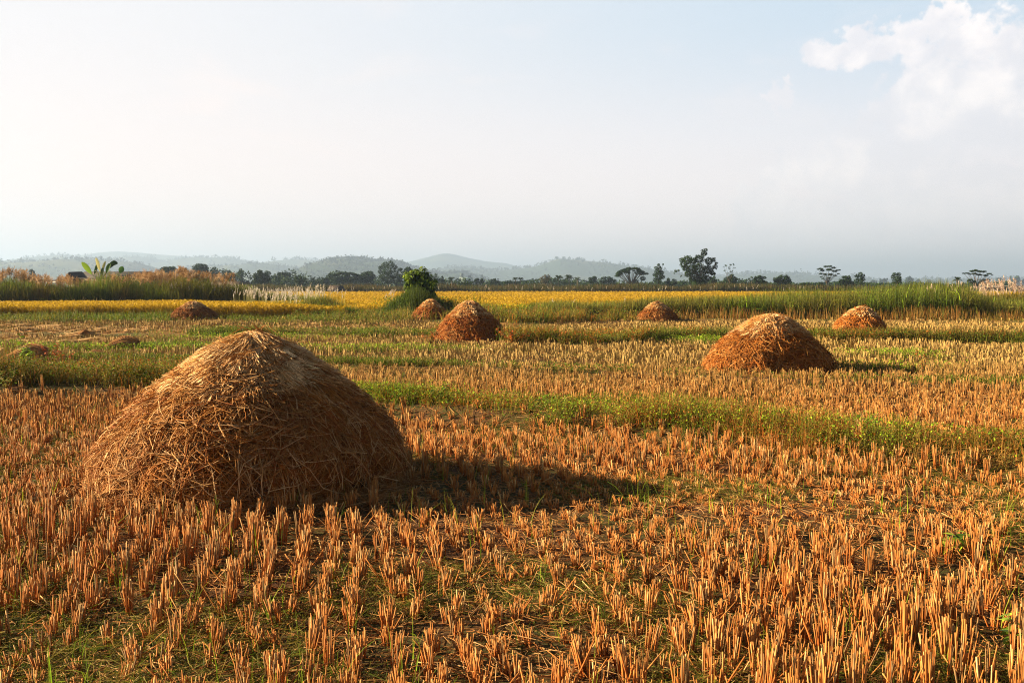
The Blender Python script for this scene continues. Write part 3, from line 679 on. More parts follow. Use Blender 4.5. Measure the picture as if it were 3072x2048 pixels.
    px_ = d[:, :1] * L * t + rng.normal(size=(n, 1)) * .10 * R; py_ = d[:, 1:] * L * t + rng.normal(size=(n, 1)) * .10 * R
    rad_ = np.hypot(px_, py_); aq = np.interp(rad_, rp[:120], tt[:120]); zq = np.interp(aq, tt, zp) + .02 + U(0, .035, n)[:, None]
    P = np.stack([px_ + .04 * R * np.sin(seed * 3.3), py_, zq], -1); c.strands(P, rad(n, .0018, .0036)[:, None] * np.ones((1, 7)), pick(PALE + BODY[2:3], n)[:, None] * np.ones((1, 7, 1)), 3)
    c.build('straw_cap', M_STRAW, root)
    return root

# ------------------------------------------------------------------ sheaves on the left, laid bundles
def sheaf(label, cx, cy, L, W, H, ang, n, dark=0, name='straw_sheaf', group=None, cat='straw sheaf', cols=None, r=.005):
    b = MB(); u = rng.normal(size=n) * .5; v = U(0, 1, n) ** .7
    K = 5; t = np.linspace(0, 1, K)[None]
    fan = (1.15 - .45 * t)
    xl = -L * .5 + t * L * U(.82, 1.05, n)[:, None]
    yl = (u * W * .5)[:, None] * fan
    arch = np.interp(t, [0, .35, .75, 1], [.12, .55, 1.0, .82])
    zl = H * arch * (v * np.sqrt(np.clip(1 - (u * .75) ** 2, .05, 1)))[:, None] + .01
    P = np.stack([xl, yl, zl], -1) + rng.normal(size=(n, 1, 3)) * .012; P[..., 2] = np.maximum(P[..., 2], .008)
    ca, sa = math.cos(ang), math.sin(ang); X = P[..., 0] * ca - P[..., 1] * sa; Y = P[..., 0] * sa + P[..., 1] * ca; P = np.stack([X, Y, P[..., 2]], -1)
    cc = cols or [(.36, .18, .06), (.3, .13, .04), (.42, .24, .1), (.26, .14, .07)]
    C = pick(cc, n)[:, None] * np.ones((1, K, 1))
    b.strands(P, r * U(.7, 1.3, (n, 1)) * np.ones((1, K)), C, 3)
    o = b.build(name, M_STRAW); o.location = (cx, cy, float(gz(cx, cy))); return tag(o, label, cat, group)
def build_sheaves():
    G = 'sheaves of straw lying on the left of the field'
    for lab, px_, py_, wpx, hpx, n, ang in (
        ('hooded straw sheaf lying behind the big haystack, the largest and highest of the loose sheaves', 116, 352, 36, 13, 1500, .1),
        ('low dark sheaf just below and left of the largest sheaf, among green weeds', 87, 361, 26, 9, 900, .15),
        ('dark brown sheaf at the very left edge beside a tall leafy weed', 20, 364, 42, 14, 1400, .05),
        ('flat streak of straw low on the stubble left of the big haystack', 110, 373, 34, 5, 700, .1),
        ('thin flat straw streak touching the left slope of the big haystack', 150, 371, 30, 5, 600, .12),
        ('small brown tuft of straw tucked under the second sheaf', 84, 368, 20, 6, 400, .35),
        ('flat faded straw spread beneath the red weed at the left', 45, 375, 34, 4, 500, .05),
        ('tiny dark sheaf standing on the rows of pale laid straw', 80, 337, 11, 6, 350, .2)):
        x, y = gp(px_, py_); x = min(x, x); y += .2
        sheaf(lab, x, y, wpx / F * y, .55 * min(1, wpx / 30), hpx / F * y * 1.2, ang, n, group=G, r=.0065)
    x, y = gp(705, 357); sheaf('long thin swathe of pale straw lying flat left of the mid-sized haystack', x - .55, y + .1, 1.7, .35, .07, -.05, 500, group=None, r=.007, name='straw_swathe', cat='straw', cols=[(.6, .42, .2), (.5, .3, .12)])
    rows = []
    for (x0, y0, x1, y1, n) in ((5, 331.5, 62, 329, 4), (40, 334, 100, 331.0, 5), (85, 330.5, 188, 333.0, 8), (60, 337.5, 92, 336, 3), (2, 341.5, 66, 345, 5), (4, 345.5, 60, 347.5, 4), (70, 342, 150, 345.5, 6), (2, 326.5, 55, 328.5, 4), (66, 327.5, 110, 329.5, 3)):
        for i in range(n):
            f = (i + U(.1, .9)) / n; rows.append((x0 + (x1 - x0) * f, y0 + (y1 - y0) * f + U(-.4, .4)))
    protos = []
    for i, (px_, py_) in enumerate(rows):
        x, y = gp(px_, py_)
        if i < 6:
            o = sheaf('flat pale bundle of cut straw laid in the rows at far left', x, y, U(.8, 1.2), .38, U(.12, .18), U(-.15, .15), 320, name='straw_bundle', group='pale bundles of cut straw laid in rows', cat='straw bundle', r=.009, cols=[(.5, .34, .16), (.42, .25, .1), (.55, .4, .22), (.34, .18, .06)]); protos.append(o)
        else:
            s = protos[i % 6]; o = s.copy(); COL.objects.link(o); o.location = (x, y, float(gz(x, y))); o.rotation_euler = (0, 0, U(-.5, .5)); o.scale = (U(.7, 1.15), U(.8, 1.2), U(.7, 1.1))

# ------------------------------------------------------------------ individual weeds
def weed(label, cx, cy, H, W, stems, leafn, lsize, cols, stemc=(.12, .16, .04), group='leafy weeds on the bunds'):
    H *= 1.25; W *= 1.8
    root = empty('leafy_weed', (cx, cy, float(gz(cx, cy))), label, 'weed', group)
    s = MB(); l = MB()
    for i in range(stems):
        a = U(0, 6.28); ln = U(.1, .75) * W; K = 6; t = np.linspace(0, 1, K); h = H * U(.6, 1.05) if i else H
        P = np.stack([np.cos(a) * ln * t ** 1.3, np.sin(a) * ln * t ** 1.3, h * t - .01], -1)
        s.strands(P[None], (.0035 * (1 - .7 * t) * max(1, cy / 14))[None], np.array(stemc), 4)
        n = leafn; tt = U(.2, 1.0, n); base = np.stack([np.interp(tt, t, P[:, j]) for j in range(3)], -1)
        az = U(0, 6.28, n); L = lsize * U(.6, 1.25, n); el = U(-.35, .6, n); Kl = 4; tl = np.linspace(0, 1, Kl)[None]
        q = base[:, None] + np.stack([np.cos(az)[:, None] * L[:, None] * tl, np.sin(az)[:, None] * L[:, None] * tl, L[:, None] * (el[:, None] * tl - .35 * tl ** 2)], -1)
        side = np.stack([np.zeros(n), np.zeros(n), np.ones(n)], -1)[:, None] + rng.normal(size=(n, 1, 3)) * .3
        l.strands(q, L[:, None] * np.array([[.05, .24, .2, .02]]), pick(cols, n)[:, None] * np.ones((1, Kl, 1)), 2, side=side)
    s.build('stem', M_LEAF, root); l.build('leaves', M_LEAF, root)
def build_weeds():
    def W(label, px_, py_, hpx, wpx, stems, ln, ls, cols, **k):
        x, y = gp(px_, py_)
        if 400 < py_ < 430: y -= .5; x *= y / (y + .5)
        weed(label, x, y, hpx / F * y, wpx / F * y, stems, ln, ls, cols, **k)
    W('tall bright green leafy weed with yellowish top leaves, standing on the near bund', 507, 414, 24, 12, 7, 26, .06, GREEN + OLIVE + LIME[2:])
    W('bright green weed with broad leaves between the big haystack and the tall weed', 443, 415, 18, 12, 6, 22, .06, GREEN + OLIVE + LIME[2:])
    W('dark reddish weed beside the big haystack shoulder on the near bund', 420, 408, 18, 12, 6, 18, .05, RUST + OLIVE)
    W('yellow green leafy weed closest to the right slope of the big haystack', 394, 403, 22, 9, 4, 18, .06, LIME)
    W('green weed with drooping leaves on the bund at the centre of the photo', 548, 420, 19, 14, 7, 24, .06, GREEN + OLIVE + LIME[2:])
    W('bushy dark green weed on the near bund directly in front of the mid-sized haystack', 745, 438, 20, 22, 8, 30, .07, GREEN)
    W('spreading grassy green weed at the foot of the near bund toward the right', 868, 447, 26, 24, 9, 26, .08, GREEN + LIME)
    W('low pale green weed where the near bund meets the right edge', 985, 458, 14, 22, 7, 22, .07, GREEN + LIME)
    W('rusty red weed in the centre of the near bund among brown stems', 640, 432, 16, 20, 8, 24, .04, RUST, stemc=(.2, .06, .02))
    W('green leafy weed at the very left with yellow leaves beside a dark sheaf', 27, 386, 44, 10, 7, 40, .09, GREEN + LIME)
    W('tall red weed with bare dark stem standing left of the loose sheaves', 59, 376, 30, 26, 9, 26, .06, [(.34, .06, .012), (.28, .06, .012), (.3, .12, .02)], stemc=(.12, .03, .02))
    W('small yellow leaved weed on the stubble left of the big haystack', 108, 387, 16, 9, 3, 14, .08, [(.45, .42, .05), (.2, .3, .03)])
    W('orange brown dried weed at the left, between the red weed and the yellow leaved one', 84, 384, 24, 16, 7, 30, .05, RUST + GOLD)
    W('green weed in the shade at the left edge of the big haystack', 132, 392, 20, 14, 6, 24, .07, GREEN + LIME)
    W('golden green bushy weed low at the left edge of the photo', 8, 396, 26, 22, 9, 34, .06, GOLD + GREEN)
    W('rust coloured weed before the steep centre haystack, on its left', 430, 346, 16, 14, 8, 26, .09, RUST + OLIVE)
    W('red brown weed just right of the steep centre haystack foot', 512, 346, 15, 18, 9, 28, .09, RUST)
    W('red brown weed alone in the stubble right of the mid-sized haystack', 925, 374, 20, 12, 6, 24, .06, RUST + OLIVE)
    W('dark leafed seedling growing from the stubble at the bottom right', 968, 671, 17, 18, 3, 6, .085, GREEN + GREEN[3:])
    W('yellow green leafy sprig at the right edge low in the stubble', 1017, 652, 40, 16, 4, 9, .07, LIME + GREEN)
    W('fresh green blade tuft among short stubble below the right end of the bund', 953, 552, 16, 16, 9, 5, .12, GREEN + LIME)

# ------------------------------------------------------------------ trees
def lobes_cards(b, lobes, size, cols, dens=1.0, flatk=1.0, yv=.6, gap=.0, Y0=0):
    """lobes: (x, y, z, rx, ry, rz)"""
    for (x, y, z, rx, ry, rz) in lobes:
        n = int(dens * max(14, 2.6 * (rx * ry + rx * rz + ry * rz) / 3 * 4 * math.pi / (size * size)))
        d = unit(rng.normal(size=(n, 3))) * (U(.25, 1, (n, 1)) ** .5) * (1 + .22 * (vn(rng.normal(size=n) * 3, np.zeros(n), .5, 3) - .5))[:, None]
        P = np.array([x, y, z]) + d * np.array([rx, ry, rz])
        base = pick(cols, 1)[0] * U(.85, 1.2)
        C = base * U(.7, 1.3, (n, 1)); b.cards(P, size * U(.5, 1.2, n), C, .7)
TREEG = [(0.0112, 0.0313, 0.008), (0.0154, 0.0405, 0.0096), (0.0084, 0.0239, 0.0072), (0.0196, 0.0423, 0.0112)]
TREEB = [(0.0225, 0.048, 0.0096), (0.0338, 0.064, 0.012), (0.0165, 0.036, 0.008)]
def limb(b, p0, p1, r0, r1, c=(.09, .07, .05), bow=.1, K=6):
    p0 = np.array(p0, float); p1 = np.array(p1, float); t = np.linspace(0, 1, K)[:, None]; L = np.linalg.norm(p1 - p0)
    mid = rng.normal(size=3) * bow * L * .4; P = p0 + (p1 - p0) * t + mid * (t * (1 - t)) * 4 * .5 + np.array([0, 0, bow * L]) * (t * (1 - t))
    b.strands(P[None], (r0 + (r1 - r0) * t[:, 0])[None], np.array(c), 6)
def tree(label, i, d, lobes, base_rx, base_ry=None, flat=None, cols=TREEG, card=None, name='tree', trunk=.022, group='trees along the far edge of the fields', dens=1.0, trunkc=(.09, .07, .05), cat='tree', fork=.35):
    """lobes in strip coordinates (rx, ry, r[, vertical ratio])"""
    X, _ = reg(i, base_rx, 350, d); root = empty(name, (X, d, 0), label, cat, group)
    L3 = []
    for lb in lobes:
        x, z = reg(i, lb[0], lb[1], d); r = rlen(lb[2], d); fz = lb[3] if len(lb) > 3 else .85
        L3.append((x - X, U(-1, 1) * r * .9, max(z, r * fz * .6), r, r * 1.05, r * fz))
    top = max(l[2] for l in L3)
    b = MB(); lobes_cards(b, L3, card or d * .0011, cols, dens); b.build('crown', M_FOL, root)
    t = MB(); r0 = top * trunk; fk = np.array([U(-.1, .1), 0, top * fork])
    limb(t, (0, 0, -.1), fk, r0, r0 * .7, trunkc, .02)
    for l in L3: limb(t, fk + rng.normal(size=3) * r0 * .3, (l[0], l[1], l[2] - l[5] * .1), r0 * .42, r0 * .12, trunkc, .06)
    t.build('trunk', M_WOOD, root)
    return root
def auto(rx0, rx1, ry0, ry1=340, n=11, seed=0):
    """irregular round crown filling a box in strip coordinates"""
    w = rx1 - rx0; h = ry1 - ry0; out = []
    r = min(w, h) * .21; n = int(n * 1.5)
    for k in range(n):
        a = k / n * 2 * math.pi + U(-.3, .3); e = U(.3, .92)
        cx = (rx0 + rx1) / 2 + math.cos(a) * (w * .5 - r * .8) * e * 1.2; cy = ry0 + h * .45 - math.sin(a) * (h * .45 - r * .6) * e * 1.15
        out.append((cx, max(cy, ry0 + r * .8), r * U(.5, 1.25)))
    out.append(((rx0 + rx1) / 2 + U(-.1, .1) * w, ry0 + r * .75, r * .9)); out.append(((rx0 + rx1) / 2, ry0 + h * .5, r * 1.3))
    for k in range(max(3, int(w / 28))):
        f = (k + .5) / max(3, int(w / 28)); rr = max(r, 16) * U(.7, 1.1); out.append((rx0 + rr * .6 + (w - rr * 1.2) * f, max(ry0 + h * .62, 318 + U(-14, 8)), rr))
    for k in range(max(3, int(w / 30))):
        f = (k + .5) / max(3, int(w / 30)); out.append((rx0 + w * f, 350, 20 * U(.8, 1.2)))
    return out
def umbrella(cx, top, w, base, n=9, layers=2):
    out = []
    for k in range(n * 4):
        f = U(-1, 1); dome = (base - top) * (.06 + .32 * f * f)
        y = top + dome + U(0, 1) ** 1.3 * (base - top) * .30 * (1 - .5 * abs(f))
        out.append((cx + f * w * .46, y, w * .075 * U(.6, 1.3), .40))
    return out
def palm(label, i, rx, ry, d, wr, group='palms in the far tree line'):
    X, Z = reg(i, rx, ry, d); Lf = rlen(wr, d) ; top = Z - Lf * .35
    root = empty('palm_tree', (X, d, 0), label, 'palm', group)
    t = MB(); limb(t, (0, 0, -.1), (0, 0, top), .2, .14, (.1, .08, .06), 0); t.build('trunk', M_WOOD, root)
    b = MB()
    for k in range(22):
        a = U(0, 6.28); e = U(-.25, 1.45); K = 8; tt = np.linspace(0, 1, K)
        P = np.stack([np.cos(a) * Lf * tt * math.cos(e * .8), np.sin(a) * Lf * tt * math.cos(e * .8), top + Lf * (math.sin(e) * tt - .5 * tt ** 2)], -1)
        b.strands(P[None], .035, np.array([.05, .07, .02]), 3)
        m = 26; u = U(.1, 1, m); B = np.stack([np.interp(u, tt, P[:, j]) for j in range(3)], -1); sd = np.array([-math.sin(a), math.cos(a), 0])[None] * np.sign(rng.normal(size=(m, 1)))
        tip = B + sd * Lf * .22 * np.sin(u * 2.6 + .3)[:, None] + np.array([math.cos(a), math.sin(a), 0]) * Lf * .12 - np.array([0, 0, Lf * .13])
        b.strands(np.stack([B, (B + tip) / 2 + np.array([0, 0, .02]), tip], 1), Lf * .022, pick(TREEG, m)[:, None] * np.ones((1, 3, 1)), 2)
    b.build('crown', M_FOL, root)

def build_trees():
    A = auto
    # strip 0
    tree('pair of dark bushy trees right of the long barn roof, leftmost of the tree line', 0, 330, A(1450, 1640, 176) + [(1600, 200, 30), (1500, 215, 40)], 1550)
    tree('narrow dark tree beside the leftmost pair of the tree line', 0, 345, A(1645, 1752, 190, n=9), 1700)
    tree('low bright green bush in front of the leftmost trees, beyond the white plumes', 0, 190, A(1555, 1740, 268, 345), 1650, cols=TREEB, name='bush', cat='bush', group='bushes beyond the rice')
    tree('broad dark tree with gaps of sky in its crown, above the orange plume tips', 0, 380, A(1762, 1945, 150, 330, 14), 1850, dens=.75)
    tree('dark tree leaning right, touching the broad gappy tree', 0, 385, A(1935, 2040, 180, 330), 1985, dens=.85)
    tree('ragged tree left above the low brown roof', 0, 400, A(2050, 2175, 208, 335), 2110, dens=.7)
    tree('twin-topped tree right above the low brown roof', 0, 405, A(2165, 2260, 198, 335), 2215, dens=.8)
    tree('round dark bush popping up behind the low brown roof', 0, 262, A(2066, 2120, 280, 340, 7), 2092, name='bush', cat='bush', group='bushes beyond the rice')
    tree('small blue hazy tree just above the left orange plumes', 0, 420, A(195, 250, 208, 300, 7), 222)
    tree('two-peaked hazy tree above the left orange plumes', 0, 420, A(265, 335, 203, 300, 8), 300)
    # strip 1
    tree('dark rounded tree with ragged top right of the low brown roof', 1, 300, A(-30, 142, 210, 345, 14), 55)
    tree('wide low tree between the brown roof tree and the green bush', 1, 390, A(138, 335, 234, 345, 14), 235)
    tree('rounded mid green bush left of the dark wood', 1, 290, A(340, 470, 260, 348, 10), 405, cols=TREEB, name='bush', cat='bush', group='bushes beyond the rice')
    tree('small pointed hazy trees left of the dome-shaped tree', 1, 400, A(475, 590, 285, 345, 9), 530)
    tree('low dark tree at the left foot of the dome-shaped tree', 1, 370, A(590, 705, 275, 348, 9), 650)
    tree('very wide dome-shaped dark tree below the green hill', 1, 360, [(690 + k * 14, 272 - 30 * math.sin((k + .6) / 20 * math.pi) + U(-5, 5), 20 + U(-4, 6), .7) for k in range(20)] + [(700 + k * 26, 300, 30, .8) for k in range(11)] + A(720, 940, 262, 345, 12), 820, cols=TREEG)
    tree('dark tree joining the dome-shaped tree and the tallest tree', 1, 365, A(935, 1095, 220, 345, 14), 1020)
    tree('tallest dark tree in front of the hill, left of the leafy green tree', 1, 350, [(1190, 165, 36), (1240, 155, 34), (1150, 190, 26), (1270, 185, 34), (1140, 225, 24), (1210, 215, 50), (1180, 265, 55), (1270, 250, 50), (1150, 300, 45), (1230, 300, 55), (1290, 300, 45)], 1210, dens=.9)
    tree('narrow tree between the tallest tree and the wide one right of it', 1, 365, A(1290, 1370, 192, 345, 8), 1330)
    tree('wide dark tree right of the tallest, partly behind the leafy green tree', 1, 355, A(1350, 1485, 182, 345, 12), 1420)
    tree('thin open-crowned tree just right of the leafy green tree', 1, 350, A(1608, 1700, 238, 345, 8), 1655, dens=.4)
    tree('small dense pointed tree right of the thin open one', 1, 350, A(1690, 1738, 265, 345, 7), 1714)
    tree('broad low tree right of the pale teal building', 1, 370, A(1975, 2105, 282, 348, 10), 2040)
    tree('low two-humped tree between the teal building and the central hill', 1, 360, A(2125, 2255, 286, 348, 10), 2190)
    tree('low dark trees under the left slope of the pale central hill', 1, 370, A(2270, 2420, 300, 350, 10), 2340)
    tree('green bush in front of the pale teal building', 1, 260, A(1850, 1990, 312, 350, 9), 1920, cols=TREEB, name='bush', cat='bush', group='bushes beyond the rice')
    # strip 2
    tree('round brownish crown tree with visible branches left of the palms', 2, 340, A(247, 375, 250, 330, 12), 310, cols=[(.10, .09, .05), (.12, .11, .06)], dens=.5, trunk=.03)
    tree('dark low tree right of the palms', 2, 370, A(695, 792, 266, 348, 9), 742)
    tree('long low dark tree mass left of the umbrella tree', 2, 375, A(785, 960, 268, 348, 13), 870, dens=.8)
    tree('umbrella-shaped tree with spreading flat crown, left of the slim dark tree', 2, 300, umbrella(1095, 182, 310, 355, 11, 2) + [(1200, 290, 30, .8), (1140, 320, 26)], 1100, card=.30, trunk=.035, dens=1.1, fork=.25)
    tree('slim upright dark tree with a knobbly top left of the big bamboo', 2, 270, [(1345, 165, 16), (1385, 160, 10), (1320, 190, 20), (1360, 195, 24), (1330, 225, 28), (1370, 235, 28), (1310, 255, 24), (1345, 270, 40), (1380, 275, 26), (1340, 315, 36), (1310, 300, 24)], 1345)
    tree('small dark tree at the foot of the slim tree, nearer side', 2, 300, A(1405, 1460, 282, 350, 7), 1432)
    tree('small ragged tree between the slim tree and the big bamboo', 2, 330, A(1450, 1520, 290, 350, 7), 1485, dens=.7)
    tree('hazy low bush behind the left foot of the big bamboo', 2, 420, A(1550, 1600, 325, 350, 6), 1575, name='bush', cat='bush', group='bushes beyond the rice')
    tree('big clump of bamboo with feathery arching tops, tallest on the skyline', 2, 225,
         [(1600, 118, 50), (1556, 122, 26), (1570, 160, 38), (1655, 130, 46), (1758, 62, 32), (1772, 30, 20), (1740, 35, 12), (1715, 110, 50), (1800, 130, 44), (1845, 118, 26), (1860, 185, 28), (1870, 150, 16), (1600, 195, 42), (1655, 205, 56), (1720, 200, 66), (1795, 210, 54), (1610, 250, 34), (1840, 240, 30), (1680, 270, 54), (1750, 275, 52), (1700, 330, 46), (1750, 335, 40), (1725, 385, 34), (1760, 385, 24), (1500, 222, 15), (1525, 216, 12), (1490, 240, 9), (1550, 268, 9), (1800, 290, 34), (1640, 295, 24)],
         1735, cols=[(.018, .042, .010), (.028, .058, .013), (.012, .030, .008)], card=.34, name='bamboo_clump', cat='bamboo', dens=1.15, trunk=.012)
    tree('dark bush half hidden behind the right side of the big bamboo', 2, 320, A(1800, 1890, 262, 350, 8), 1845, name='bush', cat='bush', group='bushes beyond the rice')
    tree('thin see-through tree with a light open top right of the bamboo', 2, 290, [(1960, 170, 14), (2000, 165, 14), (2030, 160, 12), (1940, 185, 10), (1990, 195, 14), (2040, 190, 12), (1950, 215, 12), (2010, 225, 16), (1975, 240, 12)], 1995, dens=.45, card=.32, trunk=.014)
    tree('dense dark tree below the thin open one right of the bamboo', 2, 300, A(1955, 2065, 248, 350, 10), 2010)
    tree('low hazy bush right of the thin open tree', 2, 380, A(2070, 2150, 300, 350, 8), 2110, name='bush', cat='bush', group='bushes beyond the rice')
    tree('small curved leaning tree left of a dense dark tree', 2, 300, [(2150, 300, 12, .5), (2175, 292, 14, .6), (2200, 280, 16, .7), (2205, 305, 12)], 2190, trunk=.04, dens=.8)
    tree('dense dark rounded tree left of the grass edge', 2, 260, A(2203, 2345, 260, 352, 12), 2275)
    # strip 3
    tree('dense dark rounded tree standing left of the flat-topped layered tree', 3, 260, A(42, 212, 254, 352, 13), 130)
    tree('low pale green bush between the rounded tree and the flat-topped one', 3, 240, A(280, 392, 325, 352, 8), 335, cols=TREEB, name='bush', cat='bush', group='bushes beyond the rice')
    tree('flat-topped layered tree with thin trunk on the right skyline', 3, 250, [(480, 200, 26, .3), (520, 180, 24, .35), (560, 178, 26, .35), (600, 190, 24, .35), (635, 212, 22, .3), (455, 205, 14, .3), (500, 215, 24, .35), (550, 208, 30, .4), (600, 222, 26, .35), (640, 245, 16, .3), (480, 245, 20, .35), (520, 250, 22, .4), (575, 252, 24, .4), (610, 262, 20, .3), (480, 275, 14, .35), (555, 285, 20, .35), (500, 290, 12, .35)], 538, card=.26, trunk=.022, dens=1.2)
    tree('low bush at the left foot of the flat-topped layered tree', 3, 245, A(450, 500, 320, 352, 6), 475, cols=TREEB, name='bush', cat='bush', group='bushes beyond the rice')
    tree('sloping dark tree right of the flat-topped one, left of a slim one', 3, 270, A(650, 795, 260, 352, 12) + [(635, 330, 20), (660, 310, 22)], 730)
    tree('upright dark egg-shaped tree touching the sloping tree', 3, 255, [(840, 245, 22), (815, 265, 24), (865, 265, 22), (840, 285, 34), (870, 295, 22), (815, 310, 26), (850, 325, 32)], 840)
    tree('lone upright two-lobed dark tree above the tall green grass', 3, 255, [(1155, 250, 22), (1195, 250, 22), (1145, 275, 24), (1205, 280, 24), (1175, 290, 36), (1150, 315, 28), (1200, 320, 28)], 1175)
    tree('wide umbrella tree with ragged flat top at the far right skyline', 3, 230, [(1785, 243, 18, .28), (1820, 240, 22, .3), (1860, 222, 26, .35), (1900, 215, 28, .35), (1945, 225, 28, .35), (1985, 225, 24, .35), (2020, 245, 24, .3), (2055, 258, 12, .25), (1890, 245, 26, .35), (1935, 255, 26, .35), (1980, 262, 26, .35), (1850, 250, 18, .3), (2020, 300, 20, .3), (1975, 300, 18, .35), (1850, 300, 22, .4), (1880, 320, 20), (1830, 310, 14), (1950, 325, 16)], 1910, card=.24, trunk=.04, dens=1.2, fork=.3)
    for k, (r, rx, ry, dd, w) in enumerate(((1, 1798, 300, 330, 32), (2, 30, 302, 370, 26), (2, 78, 302, 370, 26), (2, 425, 285, 340, 40), (2, 525, 280, 340, 44), (2, 600, 300, 345, 30), (3, 1730, 300, 230, 34))):
        dd = dd; w = w * 1.25; palm(['lone palm left of the pale teal building', 'left one of the two small hazy palms under the central hill', 'right one of the two small hazy palms under the central hill', 'left palm of the three beside the round brownish tree', 'tallest middle palm of the three under the central hill', 'smallest right palm of the three under the central hill', 'short palm behind the tall grass beside the ragged umbrella tree'][k], r, rx, ry - 20, dd, w)
    b = MB(); n = 44000; u = np.concatenate([U(-.40, .28, n * 3 // 4), U(.28, .5, n // 4)]); y = U(372, 392, n); x = u * y
    p = fbm(x, y, 14, 611, 3); H = np.where((u > -.36) & (u < -.1), 7.4, 5.2) * (u < -.03) * (.15 + 1.7 * np.clip((fbm(x, y, 11, 613, 3) - .28) * 1.9, 0, 1)) * .62 + np.where(u < -.03, 0, np.where(u < .28, 3.6, 3.0)) * (.45 + p); b.cards(np.stack([x, y, H * U(0, 1, n)], -1), U(.5, 1.0, n), pick(TREEG, n), .8)
    tag(b.build('thicket', M_FOL), 'dark hazy thicket filling the foot of the tree line', 'thicket', kind='stuff')
    # distant hazy trees on the right
    far = [(3, 930, 1000, 300), (3, 1000, 1110, 285), (3, 1240, 1340, 266), (3, 1355, 1400, 292), (3, 1440, 1500, 300), (3, 2080, 2190, 282), (3, 2200, 2245, 262), (3, 2240, 2320, 264), (3, 2310, 2400, 280), (3, 2100, 2210, 318), (2, 2090, 2130, 300), (1, 1560, 1600, 215), (1, 2060, 2100, 255), (1, 2140, 2180, 290)]
    nm = ['hazy pale tree at the left end of the far right treeline', 'wide hazy tree behind the tall grass left of the lone two-lobed tree', 'blue hazy square-topped tree right of the lone two-lobed tree', 'tiny blue tree right of the square-topped hazy one', 'faint low blue tree above the middle of the tall grass', 'blue hazy tree right of the ragged umbrella tree', 'tall narrow blue tree near the right edge', 'round blue tree right of the narrow blue tree', 'blue tree cut by the right edge of the photo', 'low dark blue tree behind the bamboo frame', 'little hazy tree left of the curved leaning tree', 'tiny ridge tree right of the leafy green tree', 'faint round tree right of the pale teal building', 'faint little tree under the far pale hills']
    for k, (i, a, b_, t) in enumerate(far):
        tree(nm[k], i, 1800, auto(a, b_, t, 345, 8), (a + b_) / 2, group='hazy trees far beyond the fields', card=2.1)

